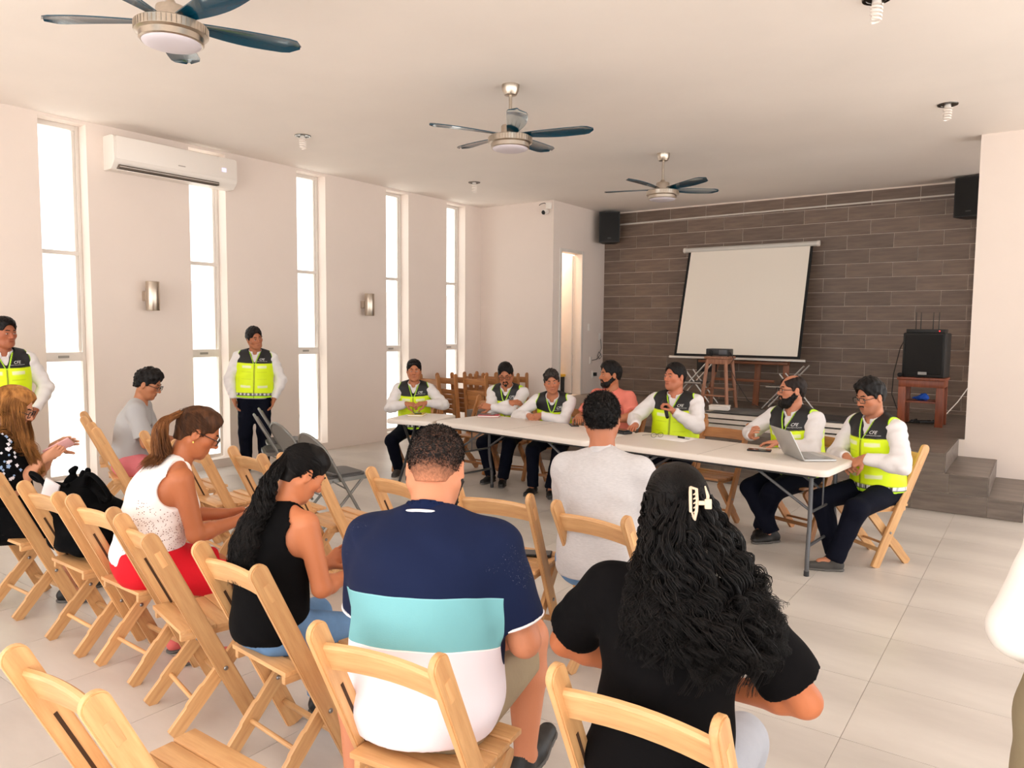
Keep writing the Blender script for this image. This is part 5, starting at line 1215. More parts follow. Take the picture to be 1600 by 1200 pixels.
# man in the colour-block polo
def polo_mat():
    m = bpy.data.materials.new('colour_block_polo'); m.use_nodes = True; t = NT(m); a = t.add('ShaderNodeAttribute', attribute_name='chest'); sx = t.add('ShaderNodeSeparateXYZ'); t.l(a.outputs['Vector'], sx.inputs[0])
    n = t.noise(5, 2); v = t.math('ADD', sx.outputs[2], t.math('MULTIPLY_ADD', n, .012, .5)); nv = lin((17, 28, 60))
    c = t.ramp(v, [(0, lin((238, 228, 234))), (.462, lin((250, 246, 246))), (.468, lin((122, 182, 188))), (.603, lin((134, 192, 198))), (.607, nv), (1, nv)], True)
    a2 = t.add('ShaderNodeAttribute', attribute_name='pelv'); s2 = t.add('ShaderNodeSeparateXYZ'); t.l(a2.outputs['Vector'], s2.inputs[0]); ar = t.math('LESS_THAN', s2.outputs[0], .030); c = t.mix(t.math('MULTIPLY', ar, t.math('GREATER_THAN', t.math('ABSOLUTE', sx.outputs[0]), .18)), c, nv)
    lint = t.math('MULTIPLY', t.math('GREATER_THAN', t.noise(420, 2), .70), t.math('MULTIPLY', t.math('GREATER_THAN', t.noise(9, 3), .60), t.math('GREATER_THAN', sx.outputs[2], .12))); c = t.mix(t.math('MULTIPLY', lint, .6), c, (.6, .62, .66))
    t.l(c, t.b.inputs['Base Color']); t.b.inputs['Roughness'].default_value = .85; t.b.inputs['Specular IOR Level'].default_value = .2; t.bump(t.noise(260, 3), .12, .003); return m
m_khaki = M('cloth_khaki', (158, 140, 112), .85, var=(8, .08), bump=(90, .15)); m_navy_c = cloth('navy_pique', (19, 30, 62)); m_trim = cloth('white_trim', (240, 236, 238))
sk = person('heavy man in a navy, teal and white polo seen from behind', (-1.475, 1.60, 0), 20, S=1.03, lean=(5, 14), side=-2, head=(10, 26, 0), g=1.34, belly=.55, sw=.198, hunch=.02, shz=.232, fw=1.05, jaw=1.25, skin=(206, 134, 98), stub=.3, eyes_down=True, arms_bare=True, bres=.008, beard=dict(kind='full', t=.003), hip=(0, .02), neck=.06,
       shirt=dict(mat=polo_mat(), sleeve='short', cuff=.78, cres=.008, hem=-.075, t=.024, neck_r=.080, loose=.015, fold=.006, fold_f=.9, collar_mat=m_navy_c, cuff_trim=m_trim, name='polo_shirt'), trousers=dict(mat=m_khaki, length='shorts', name='shorts', t=.008, loose=.012),
       hand_r=dict(w=(.20, .36, .66), d=(-.4, .8, .2), n=(-.6, 0, -.5), curl=.5, pole=(.5, -.8, -.6)), hand_l=dict(w=(-.14, .38, .68), d=(.4, .8, .2), n=(.6, 0, -.5), curl=.5, pole=(-.5, -.8, -.6)), foot_r=dict(a=(.22, .37, .17), up=(0, -.35, 1), pole=(.15, .6, 1)), foot_l=dict(a=(-.26, .10, .10)),
       hair=cap_hair(front=.08, nape=-.062, vol=.0042, top=.008, amp=.0008, freq=200, fade=(-.075, .012, (206, 134, 98)), strands=9000, slen=.0045, ear=False))
c0 = sk['N'] + sk['R2'] @ V3(0, .012, -.022); up = nrm(sk['R2'] @ V3(0, .28, 1)); a_ = nrm(np.cross(up, V3(1, 0, 0))); b_ = np.cross(up, a_)
MB().tube([tuple(sk['S'] * (c0 + up * .006 + (a_ * math.cos(k * PI / 20) + b_ * math.sin(k * PI / 20)) * .0995)) for k in range(40)], .0045, 6, closed=True).obj('collar_stripe', m_trim, sk['root'])
# man in the plain grey tee
m_heather = M('cloth_heather_grey', (196, 192, 192), .9, var=(140, .10), bump=(120, .12), spec=.2, stretch=(.35, .35, 2))
person('man in a plain light grey polo shirt seen from behind, short dark hair', (-1.70, 3.09, 0), 6, S=1.0, lean=(4, 15), side=-3, head=(20, 12, -3), g=1.22, sw=.195, shz=.24, belly=.2, skin=(178, 112, 80), bres=.009, arms_bare=True, shirt=dict(mat=m_heather, sleeve='short', cuff=.85, cres=.0075, hem=-.05, fold=.005, fold_f=1.0, loose=.018, collar=True, name='polo_shirt'), trousers=dict(mat=m_denim, name='jeans'),
       hand_r=dict(w=(.12, .40, .70), d=(-.5, .8, 0), n=(0, 0, -1)), hand_l=dict(w=(-.12, .40, .70), d=(.5, .8, 0), n=(0, 0, -1)), hair=cap_hair(front=.078, nape=-.05, vol=.010, top=.010, amp=.003, freq=170, strands=6000, slen=.013))
# woman with long wavy hair and a claw clip
m_btee = cloth('black_cotton', (11, 9, 10), .88, .06); m_lgrey = cloth('light_grey_leggings', (176, 178, 186))
person('woman in a black t-shirt with long wavy black hair held by a cream claw clip', (-.745, 1.69, 0), 12, S=.96, lean=(4, 14), side=2, head=(20, 12, 0), g=1.12, shz=.25, fem=1.0, sw=.185, belly=.2, skin=(190, 112, 72), bres=.008, arms_bare=True, eyes_down=True,
       shirt=dict(mat=m_btee, sleeve='short', cuff=.74, cres=.0075, hem=-.06, fold=.005, fold_f=1.0, loose=.024, collar=False, neck_r=.074, name='t_shirt'), trousers=dict(mat=m_lgrey, name='leggings'),
       hand_l=dict(w=(-.10, .24, .70), d=(.8, .5, 0), n=(0, -.3, -1), curl=.5, pole=(-1, -.12, 0)), hand_r=dict(w=(.12, .24, .70), d=(-.8, .5, 0), n=(0, -.3, -1), curl=.5, pole=(1, -.25, -.1)),
       hair=tied_hair((0, -.115, .040), [(0, 0, 0), (.02, -.145, -.04), (.04, -.155, -.12), (.065, -.155, -.22), (.09, -.15, -.315)], m_black_hair, nlocks=46, nper=16, wave=.017, waves=5, tail_spread=(.03, .125), r0=.0016, clip=claw_clip, cap_n=1200, strspread=.014,
                      loose=lambda sk, fw: curtain(m_black_hair, 150, (-108, 108), (-28, 12), .335, 2.05, .02, .019, 5, 15, r0=.0016, jit=.10, xs=.10, cdir=(0, -1, .25), spread=(.004, .016))(sk, fw)))
# woman at the right edge
m_olive = cloth('olive_skirt', (150, 136, 108), .85, .05); m_blouse = cloth('ivory_blouse', (244, 238, 230), .8, .02)
person('standing woman in white blouse and olive skirt cut by the right photo edge', (.20, 2.14, 0), 26, S=.86, stand=True, lean=(0, 4), fem=1.0, g=1.05, sw=.17, skin=(190, 120, 84), hair=cap_hair(mat=m_dark_brown_hair, nape=-.08), shirt=dict(mat=m_blouse, sleeve='long', loose=.028, hem=.10, collar=False, cres=.0085), trousers=dict(mat=m_olive, length='skirt', name='skirt', t=.06, top=.16),
       hand_l=dict(w=(-.05, .20, .98), d=(.9, .4, .1), n=(0, -.6, -.6), curl=.6, pole=(-1, -.38, -.05)), hand_r=dict(w=(.10, .22, 1.04), d=(-.9, .3, .1), n=(0, -.6, -.6), curl=.6, pole=(1, -.3, 0)))
# ------------------------------------------------------------------ ceiling fans, lights, air conditioner and wall fixtures
m_nickel = M('brushed_nickel', (196, 184, 170), .28, 1.0, var=(60, .06)); m_teal = M('teal_acrylic_blade', (8, 62, 82), .18, coat=.4); m_diff = M('lilac_white_diffuser', (206, 198, 204), .5); m_wplast = M('white_plastic', (232, 224, 216), .4); m_blk = M('black_plastic', (12, 11, 11), .5, bump=(200, .1)); m_blkg = M('black_grille', (13, 12, 12), .7, bump=(600, .4))
def fan(x, y, base, label):
    t = thing('ceiling_fan', label, 'fan', (x, y, ZC), 0, 'ceiling fans with teal blades')
    MB().lathe([(.02, -.085), (.05, -.08), (.066, -.05), (.072, -.012), (.072, 0)], 28).obj('canopy', m_nickel, t, 40)
    MB().tube([(0, 0, -.07), (0, 0, -.31)], .0135, 14).obj('down_rod', m_nickel, t)
    MB().lathe([(.02, -.29), (.03, -.31), (.072, -.325), (.075, -.335), (.075, -.40), (.04, -.405)], 28).obj('motor_housing', m_nickel, t, 40)
    b = MB().lathe([(.06, -.40), (.165, -.41), (.178, -.418), (.178, -.462), (.165, -.466), (.158, -.47), (.158, -.50), (.15, -.505), (.10, -.505)], 48).obj('light_body', m_nickel, t, 30)
    rb = MB()
    for k in range(48):
        a = 2 * PI * k / 48; rb.tube([(.1785 * math.cos(a), .1785 * math.sin(a), -.421), (.1785 * math.cos(a), .1785 * math.sin(a), -.459)], .003, 4)
    r_ = rb.obj('ribbing', m_nickel, b); r_['kind'] = 'stuff'
    MB().lathe([(.146, -.503), (.14, -.512), (.11, -.522), (.06, -.528), (.01, -.529)], 36).obj('diffuser', m_diff, t, 60)
    me = None
    for k in range(5):
        if me is None:
            m = MB(); n = 15; v = []; f = []
            for i in range(n):
                s = i / (n - 1); r = .10 + .58 * s; wl = .035 + .045 * math.sin(min(1, s * 1.5) * PI / 2); wt = wl * (1 if s < .85 else math.sqrt(max(0.0, 1 - ((s - .85) / .152) ** 2))); z = -.395 + .022 * s - .01 * s * s; tw = .20 - .08 * s
                for w_ in (-1, -.4, .4, 1): yy = w_ * max(wt, .004) + .03 * math.sin(s * PI) * .6; v.append((r, yy, z - tw * yy - .010 * (1 - w_ * w_) * -1))
            for i in range(n - 1):
                for j in range(3): f.append((i * 4 + j, i * 4 + j + 1, i * 4 + 5 + j, i * 4 + 4 + j))
            N_ = len(v); v += [(a, b_, c - .006) for a, b_, c in v]; f += [tuple(reversed([q + N_ for q in g])) for g in f]
            rim = [i * 4 for i in range(n)] + [(n - 1) * 4 + j for j in (1, 2, 3)] + [i * 4 + 3 for i in range(n - 2, -1, -1)] + [2, 1]
            for i in range(len(rim)): a, b_ = rim[i], rim[(i + 1) % len(rim)]; f.append((a, b_, b_ + N_, a + N_))
            me = m.add(v, f).mesh('blade', m_teal, 50)
        o = obj_from(me, 'blade', t); o.rotation_euler = (0, 0, R_(base + 72 * k))
fan(-3.77, 2.195, 70, 'ceiling fan nearest the camera at the top left, cut by the upper edge')
fan(-3.645, 5.02, 22, 'middle ceiling fan with teal blades above the white tables')
fan(-3.61, 7.905, -25, 'farthest ceiling fan with teal blades, near the stage')
m_cfl = M('cfl_glass', (244, 234, 226), .3)
for x, y, lab in ((-6.374, 5.119, 'spiral bulb in the ceiling right of the air conditioner'), (-6.442, 8.048, 'spiral bulb in the ceiling near the far corner'), (-.807, 7.566, 'spiral bulb in the ceiling near the right pillar'), (-.925, 4.96, 'spiral bulb at the top edge of the photo, right of centre')):
    t = thing('ceiling_bulb', lab, 'light bulb', (x, y, ZC), 0, 'spiral bulbs in recessed ceiling rings')
    MB().lathe([(.058, -.002), (.060, -.006), (.080, -.007), (.083, 0), (.058, 0)], 32).obj('recess_ring', M('dark_chrome', (92, 88, 84), .25, 1.0), t, 40)
    MB().lathe([(.02, 0), (.024, -.005), (.028, -.03), (.020, -.034)], 18).obj('bulb_base', m_wplast, t, 40)
    MB().tube([((.034 - .0012 * k / 8) * math.cos(k * .55), (.034 - .0012 * k / 8) * math.sin(k * .55), -.035 - .0019 * k) for k in range(52)], .0062, 6).obj('spiral_tube', m_cfl, t)
# air conditioner
t = thing('air_conditioner', 'long white split air conditioner mounted high on the window wall', 'air conditioner', (XL, 3.74, 3.17))
prof = [(0, .33), (.17, .33), (.205, .31), (.212, .27), (.212, .085), (.19, .045), (.14, .0), (0, 0)]
rot = Matrix(((1, 0, 0, 0), (0, 0, 1, 0), (0, 1, 0, 0), (0, 0, 0, 1)))
MB().prism([(x, z) for x, z in prof], 0, 1.36, mat=rot).obj('housing', m_wplast, t, 35)
MB().bbox((.2125, .02, .096), (.2165, 1.34, .318), .0018).obj('front_panel', m_wplast, t)
sl = MB()
for k in range(3): sl.box((.162 - .02 * k, .06, .024 - .013 * k), (.198 - .02 * k, 1.13, .032 - .013 * k + .001))
MB().box((.150, .05, .012), (.2005, 1.14, .048), mat=Matrix.Translation((.003, 0, -.004))).obj('outlet_shade', M('vent_shadow_grey', (96, 84, 74), .8), t)  # dark block, shade of the air slot put into its colour
for k in range(2): MB().bbox((.150, .055, -.008 + k * .022), (.206, 1.135, -.003 + k * .022), .001, mat=Matrix.Translation((0, 0, .012 * k))).obj('louvre', m_wplast, t)
MB().box((.2166, .66, .135), (.2172, .74, .145)).obj('maker_badge', M('badge_grey', (160, 150, 142), .5), t)
dg = MB()
for dx, segs in ((0, 'abcdg'), (.028, 'abfgcd')):
    P7 = dict(a=((0, .03), (.018, .03)), b=((.018, .03), (.018, .015)), c=((.018, .015), (.018, 0)), d=((0, 0), (.018, 0)), f=((0, .03), (0, .015)), g=((0, .015), (.018, .015)))
    for s_ in segs:
        (a, b), (c, d) = P7[s_]; dg.box((.2168, 1.17 + dx + min(a, c) - .002, .17 + min(b, d) - .002), (.2176, 1.17 + dx + max(a, c) + .002, .17 + max(b, d) + .002))
dg.obj('display_digits', M('display_blue', (214, 210, 255), .4, emit=((200, 200, 255), 1.6)), t, None)
for y, lab in ((4.13, 'brushed cylinder wall lamp nearer the camera, between the first two windows'), (7.18, 'brushed cylinder wall lamp farther back, between the third and fourth windows')):
    t = thing('wall_lamp', lab, 'lamp', (XL, y, 1.79), 0, 'brushed steel up-down wall lamps')
    MB().lathe([(.062, .012), (.066, 0), (.068, .004), (.068, .296), (.066, .30), (.062, .29)], 32, mat=Matrix.Translation((.135, 0, 0))).obj('cylinder_shade', m_nickel, t, 40)
    MB().bbox((0, -.045, .10), (.07, .045, .20), .006).obj('wall_bracket', m_nickel, t)
# camera dome at the corner of the side room
t = thing('security_camera', 'small white security camera on the corner of the side room', 'camera', (-6.365, YB, 3.50))
MB().bbox((-.05, -.035, -.02), (.05, 0, .075), .006).obj('junction_box', m_wplast, t)
MB().lathe([(.03, 0), (.042, .015), (.045, .05), (.040, .085), (.02, .09)], 24, mat=Matrix.Translation((-.02, -.03, -.055)) @ Matrix.Rotation(R_(110), 4, 'X') @ Matrix.Rotation(R_(-12), 4, 'Y')).obj('camera_body', m_wplast, t, 40)
MB().lathe([(.034, 0), (.030, .012), (.012, .018)], 24, mat=Matrix.Translation((-.035, -.112, -.085)) @ Matrix.Rotation(R_(110), 4, 'X')).obj('lens', m_blk, t, 40)
MB().tube([(-.05, -.015, .06), (-.09, -.012, .075), (-.15, -.008, .07), (-.19, -.006, .05)], .005, 6).obj('camera_cable', m_blk, t)
# loudspeakers
def wall_speaker(x, y, z, deg, label):
    t = thing('wall_loudspeaker', label, 'loudspeaker', (x, y, z), R_(deg), 'black loudspeakers on the stage wall')
    MB().prism([(-.17, -.15), (.17, -.15), (.11, .15), (-.11, .15)], -.25, .25).obj('cabinet', m_blk, t, 30)
    MB().bbox((-.155, -.163, -.235), (.155, -.149, .235), .006).obj('front_grille', m_blkg, t)
    MB().box((-.03, -.166, -.19), (.03, -.162, -.175)).obj('badge', M('badge_dark', (70, 68, 68), .4, .5), t)
    MB().tube([(0, .13, 0), (0, .26, .03)], .02, 8).obj('wall_bracket', m_blk, t)
wall_speaker(-6.06, 11.20, 3.32, 28, 'black loudspeaker high in the left corner of the tiled wall')
wall_speaker(-.86, 11.20, 3.34, -12, 'black loudspeaker high at the right end of the tiled wall, partly behind the pillar')
# switches and cables on the side wall of the little room
for i, (y, z, lab) in enumerate(((10.95, 1.66, 'white switch plate beside the doorway, uppermost on the side wall'), (11.33, 1.50, 'white cable box at the corner beside the tiled wall'), (11.02, 1.10, 'white socket plate below the cable loop on the side wall'), (11.10, .86, 'white socket with a black plug, lowest on the side wall'))):
    t = thing('wall_socket', lab, 'socket', (XD, y, z)); MB().bbox((0, -.035, -.06), (.012, .035, .06), .003).obj('plate', m_wplast, t); MB().bbox((.012, -.015, -.03), (.016, .015, .03), .001).obj('insert', m_alu, t)
    if i == 3: MB().bbox((.016, .0, -.03), (.06, .06, .03), .006).obj('black_plug', m_blk, t)
tag(MB().tube([(XD + .02, 11.33, 1.46), (XD + .03, 11.35, 1.30), (XD + .02, 11.31, 1.22), (XD + .03, 11.36, 1.16), (XD + .04, 11.28, 1.12), (XD + .03, 11.22, 1.17), (XD + .03, 11.26, 1.24), (XD + .03, 11.34, 1.20), (XD + .02, 11.2, 1.11), (XD + .02, 11.05, 1.10)], .006, 6).obj('wall_cable', M('grey_cable', (96, 92, 90), .6)), 'grey cable looped between the socket plates on the side wall', 'cable')
# things inside the side room, seen through the doorway
t = thing('yellow_topped_cabinet', 'black cabinet with a yellow top inside the side room', 'cabinet', (-6.78, 10.80, 0))
MB().bbox((-.22, -.25, 0), (.22, .25, .83), .005).obj('cabinet_body', m_blk, t); MB().bbox((-.24, -.27, .83), (.24, .27, .87), .005).obj('cabinet_top', M('yellow_laminate', (206, 160, 44), .5), t)
p, f = blob([ell((0, 0, .05), (.09, .07, .045), I3, .02), ell((.02, .02, .09), (.05, .045, .035), I3, .02), rough(.006, 60, 2)], .008); o = np_obj('paper_bag', p, f, M('tan_paper', (206, 176, 128), .8)); o.location = (-6.72, 10.80, .873); tag(o, 'crumpled tan bag lying on the yellow cabinet top', 'bag')
tag(MB().tube([(-6.98, 11.16, 0), (-6.62, 11.30, 1.86)], .022, 10).obj('leaning_pole', M('grey_pole', (150, 138, 126), .5)), 'grey pole leaning inside the side room doorway', 'pole')
p, f = blob([ell((0, 0, 0), (.09, .07, .10), I3, .02), ell((.0, .03, -.16), (.06, .05, .12), I3, .03), rough(.008, 50, 3)], .008); o = np_obj('hanging_cloth', p, f, M('dusty_red_cloth', (150, 96, 92), .9)); o.location = (-6.62, 11.385, 1.24); tag(o, 'dusty red cloth hanging on the wall inside the side room', 'cloth')

# ------------------------------------------------------------------ the stage: screen, easel, stool, projector, sound gear, stacked tables
t = thing('projection_screen', 'white projection screen with black borders leaning against the tiled wall', 'screen', (-3.72, 10.74, 1.20)); t.rotation_euler = (R_(-16.5), 0, 0)
MB().tube([(-.985, 0, 1.75), (.985, 0, 1.75)], .038, 16).obj('roller_case', M('screen_case_grey', (206, 202, 196), .4, .2), t)
for sx in (-1, 1): MB().tube([(sx * .985, 0, 1.75), (sx * 1.02, 0, 1.75)], .042, 16).obj('end_cap', m_alu, t)
MB().box((-.935, -.004, .03), (.935, 0, 1.72)).obj('border_cloth', M('black_border_cloth', (12, 12, 12), .8), t, None)
MB().box((-.895, -.0065, .075), (.895, -.0045, 1.715)).obj('screen_cloth', M('matte_screen', (238, 230, 218), .9, var=(.6, .01)), t, None)
MB().bbox((-1.01, -.016, .0), (1.01, .016, .034), .004).obj('bottom_bar', M('silver_bar', (204, 200, 196), .35, .6), t)
m_easel = wood('brown_easel_wood', (112, 62, 34), (150, 88, 50), .45)
t = thing('wooden_easel', 'brown wooden easel holding up the projection screen', 'easel', (-3.42, 10.86, ZS))
for nm, a, b in (('mast', (0, 0, 0), (0, .20, 1.5)), ('leg', (.42, 0, .36), (.38, .18, 1.5)), ('leg', (-.78, .02, 0), (-.36, .18, 1.4))):
    d = Vector(b) - Vector(a); o = MB().bbox((-.042, -.02, 0), (.042, .02, d.length), .004).obj(nm, m_easel, t); o.location = a; o.rotation_mode = 'QUATERNION'; o.rotation_quaternion = d.to_track_quat('Z', 'Y')
o = MB().bbox((-.02, -.045, -.66), (.02, .045, .66), .004).obj('ledge', m_easel, t); o.location = (-.2, -.03, .625); o.rotation_euler = (0, PI / 2, 0)
o = MB().bbox((-.02, -.02, -.45), (.02, .02, .45), .004).obj('crosspiece', m_easel, t); o.location = (-.2, .045, .36); o.rotation_euler = (0, PI / 2, 0)
m_silver = M('silver_tube', (188, 184, 180), .3, .8)
for x, lab, s in ((-4.22, 'folding metal stand under the left end of the screen', 1), (-2.86, 'folding metal stand under the right end of the screen', -1)):
    t = thing('folding_metal_stand', lab, 'stand', (x, 10.55, ZS), 0, 'folding metal stands below the screen')
    for sy in (-.14, .14):
        MB().tube([(-.32, sy, .012), (.22, sy, .62)], .012, 8).obj('crossed_leg', m_silver, t); MB().tube([(.30, sy, .012), (-.10, sy, .50)], .012, 8).obj('crossed_leg', m_silver, t)
    MB().bbox((-.26, -.17, .30), (.14, .17, .335), .008).obj('tray', M('dark_tray', (74, 70, 68), .5), t); MB().tube([(-.27, -.17, .318), (.15, -.17, .318)], .014, 8).obj('tray_edge', m_silver, t)
tag(MB().bbox((-4.33, 10.86, 1.0), (-4.03, 10.94, 1.22), .01).obj('black_case', m_blk), 'black case hanging below the left end of the screen', 'case').location = (0, 0, 0)
m_stool = wood('worn_stool_wood', (142, 92, 66), (182, 128, 98), .5)
t = thing('wooden_stool', 'tall wooden bar stool carrying the projector on the stage', 'stool', (-3.655, 10.0, ZS))
MB().bbox((-.165, -.165, .70), (.165, .165, .735), .008).obj('seat', m_stool, t)
MB().bbox((-.145, -.145, .63), (.145, .145, .70), .004).obj('apron', m_stool, t)
for sx in (-1, 1):
    for sy in (-1, 1):
        a, b = Vector((sx * .185, sy * .185, 0)), Vector((sx * .125, sy * .125, .70)); d = b - a; o = MB().bbox((-.019, -.019, 0), (.019, .019, d.length), .003).obj('leg', m_stool, t); o.location = a; o.rotation_mode = 'QUATERNION'; o.rotation_quaternion = d.to_track_quat('Z', 'Y')
for z, ax in ((.20, 0), (.28, 1), (.28, 0)):
    for s in ((-1, 1) if ax else ((-1,) if z < .25 else (1,))):
        h = .185 - .06 * z / .7; o = MB().bbox((-.011, -.011, -h), (.011, .011, h), .002).obj('rung', m_stool, t); o.location = (0, s * h, z) if not ax else (s * h, 0, z); o.rotation_euler = (0, PI / 2, 0) if not ax else (PI / 2, 0, 0)
t = thing('projector', 'small black projector standing on the wooden stool', 'projector', (-3.655, 9.98, ZS + .735))
MB().bbox((-.155, -.11, .012), (.155, .11, .105), .012).obj('case', M('projector_dark', (40, 39, 40), .4), t); MB().bbox((.03, -.114, .03), (.14, -.109, .09), .004).obj('front_vent', M('projector_grey', (92, 92, 96), .4), t)
for sx in (-.12, .12): MB().lathe([(.012, 0), (.012, .014)], 10).obj('foot', m_blk, t, loc=(sx, 0, 0))
MB().lathe([(.03, 0), (.03, .012), (.022, .016)], 20, mat=Matrix.Translation((-.08, -.108, .06)) @ Matrix.Rotation(PI / 2, 4, 'X')).obj('lens_ring', m_blk, t, 40)
tag(MB().tube([(-3.50, 9.95, ZS + .80), (-3.44, 9.94, ZS + .70), (-3.50, 9.93, ZS + .62), (-3.40, 9.95, ZS + .40), (-3.25, 10.0, ZS + .15), (-3.05, 10.1, ZS + .006), (-2.7, 10.2, ZS + .006)], .005, 6).obj('projector_cable', m_blk), 'thin black cable hanging from the projector', 'cable')
m_rtab = wood('reddish_brown_wood', (120, 58, 34), (158, 84, 52), .4)
t = thing('side_table', 'reddish-brown wooden side table with a shelf under the loudspeaker', 'table', (-1.165, 9.96, ZS))
MB().bbox((-.25, -.22, .535), (.25, .22, .565), .004).obj('tabletop', m_rtab, t); MB().bbox((-.235, -.205, .455), (.235, .205, .535), .003).obj('apron', m_rtab, t)
for sx in (-1, 1):
    for sy in (-1, 1): MB().bbox((sx * .195 - .04, sy * .17 - .035, 0), (sx * .195 + .04, sy * .17 + .035, .455), .004).obj('leg', m_rtab, t)
MB().bbox((-.16, -.18, .27), (.16, .18, .29), .003).obj('shelf', m_rtab, t)
p, f = blob([ell((0, 0, .03), (.075, .05, .03), I3, .02), ell((.02, 0, .055), (.04, .035, .028), I3, .02), cone((-.04, 0, .03), (-.10, .01, .02), .018, .012, .02), rough(.006, 70, 2)], .006); o = np_obj('blue_cloth', p, f, M('blue_cloth', (28, 82, 186), .9)); o.location = (-1.17, 9.93, ZS + .292); tag(o, 'crumpled blue cloth lying on the side table shelf', 'cloth')
t = thing('loudspeaker', 'large black loudspeaker standing on the reddish side table', 'loudspeaker', (-1.15, 9.97, ZS + .565), R_(-4))
MB().bbox((-.22, -.17, 0), (.22, .19, .52), .015).obj('cabinet', m_blk, t); MB().bbox((-.195, -.182, .04), (.195, -.165, .50), .01).obj('front_grille', m_blkg, t); MB().box((-.045, -.186, .035), (.045, -.181, .068)).obj('name_badge', M('badge_silver', (150, 146, 142), .4, .5), t)
t = thing('wireless_receiver', 'wireless microphone receiver with four antennas on the loudspeaker', 'receiver', (-1.15, 9.92, ZS + 1.086), R_(-4))
MB().bbox((-.20, -.09, 0), (.20, .09, .042), .004).obj('case', m_blk, t)
for x in (-.13, -.08, .05, .11): MB().tube([(x, .06, .03), (x, .065, .24)], [.006, .004], 6).obj('antenna', m_blk, t)
MB().box((.14, -.092, .016), (.152, -.0895, .026)).obj('red_power_light', M('red_led', (255, 60, 60), .4, emit=((255, 40, 40), 4)), t)
def mic(name, label, a, b, r=.0135):
    a, b = Vector(a), Vector(b); d = (b - a); L_ = d.length; q = d.to_track_quat('Z', 'Y'); t = thing(name, label, 'microphone', a)
    t.rotation_mode = 'QUATERNION'; t.rotation_quaternion = q
    MB().lathe([(r * .8, 0), (r, .006), (r * 1.15, L_ - .05), (r * 1.5, L_ - .045), (r * 1.5, L_ - .04)], 16).obj('handle', m_blk, t, 40)
    MB().lathe([(r * 1.5, L_ - .04), (r * 1.9, L_ - .025), (r * 1.85, L_ - .005), (r * 1.2, L_ + .01), (r * .3, L_ + .014)], 16).obj('grille_head', M('mic_mesh', (36, 36, 38), .5, .6, bump=(900, .5)), t, 60); return t
mic('microphone', 'black microphone lying at the left edge of the side table', (-1.345, 9.90, ZS + .592), (-1.395, 9.74, ZS + .592))
tag(MB().tube([(-1.36, 9.95, ZS + 1.06), (-1.42, 9.9, ZS + .9), (-1.47, 9.85, ZS + .6), (-1.48, 9.85, ZS + .35), (-1.43, 9.88, ZS + .2), (-1.36, 9.95, ZS + .012), (-1.1, 10.1, ZS + .012), (-.95, 10.3, ZS + .012)], .006, 6).obj('speaker_cable', m_blk), 'black cable hanging left of the loudspeaker table', 'cable')
p, f = blob([cone((.14 * math.cos(k * 1.1), .10 * math.sin(k * 1.3), .02 + .012 * (k % 3)), (.14 * math.cos(k * 1.1 + 1.2), .10 * math.sin(k * 1.3 + 1.3), .025), .012, .012, .004) for k in range(9)], .006); o = np_obj('cable_heap', p, f, m_blk); o.location = (-1.15, 10.02, ZS + .002); tag(o, 'tangled heap of black cables under the side table', 'cable')
tag(MB().tube([(-1.0, 10.12, ZS + .03), (-.85, 10.5, ZS + .25), (-.66, 11.0, ZS + .62)], .006, 6).obj('white_cable', m_wplast), 'white cable rising from the side table to the right wall', 'cable')
def stacked(i, x, y, z, dg, lab):
    t = thing('folded_table', lab, 'table', (x, y, z), R_(dg), 'white tables stacked flat on the stage')
    MB().prism(rrect(-.95, -.37, .95, .37, .05), 0, .042).obj('tabletop', m_plast, t, 40)
    for sy in (-1, 1): MB().bbox((-.88, sy * .30 - .02, .042), (.88, sy * .30 + .02, .058), .003).obj('frame_rail', m_dk, t)
    for sx in (-1, 1): MB().bbox((sx * .55 - .3, -.27, .042), (sx * .55 + .3, .27, .056), .006).obj('folded_legs', m_dk, t)
for i in range(3): stacked(i, -2.22 + .03 * (i % 2), 8.42 - .02 * i, ZS + .0602 * i, -4 + 1.2 * i, 'white folded table, %s of the stack lying on the stage' % ('lowest', 'middle one', 'topmost')[i])
t = thing('white_box', 'small white box on the left end of the stacked tables', 'box', (-3.02, 8.30, ZS + .1805), R_(10))
MB().bbox((-.11, -.07, 0), (.11, .07, .05), .01).obj('box_body', m_wplast, t); MB().bbox((-.113, -.073, .042), (.113, .073, .058), .006).obj('lid', m_wplast, t)

# ------------------------------------------------------------------ things on the tables, seats and in hands
def phone(loc, rz_, label, mat=None, rot=None, s=1.0):
    t = thing('phone', label, 'phone', loc, R_(rz_))
    MB().bbox((-.037 * s, -.078 * s, 0), (.037 * s, .078 * s, .010), .004).obj('case', mat or m_blk, t); MB().box((-.033 * s, -.073 * s, .0100), (.033 * s, .073 * s, .0106)).obj('screen', M('phone_glass', (14, 15, 18), .08), t, None)
    if rot: t.rotation_euler = rot
    return t
TZ = .7405
def notebook(name, label, loc, dg, col, w_=.15, h_=.21):
    t = thing(name, label, 'notebook', loc, R_(dg)); MB().bbox((-w_ / 2, -h_ / 2, .002), (w_ / 2, h_ / 2, .016), .001).obj('pages', M('paper_white', (236, 230, 222), .8), t)
    MB().bbox((-w_ / 2 - .003, -h_ / 2 - .003, 0), (w_ / 2 + .003, h_ / 2 + .003, .0025), .001).obj('back_cover', col, t); MB().bbox((-w_ / 2 - .003, -h_ / 2 - .003, .0155), (w_ / 2 + .003, h_ / 2 + .003, .018), .001).obj('front_cover', col, t); return t
notebook('notebook', 'yellow-edged notebook under a phone at the far left table end', (-5.235, 5.62, .736), 30, M('yellow_cover', (196, 170, 40), .5)); phone((-5.235, 5.62, .755), 50, 'black phone lying on the yellow-edged notebook')
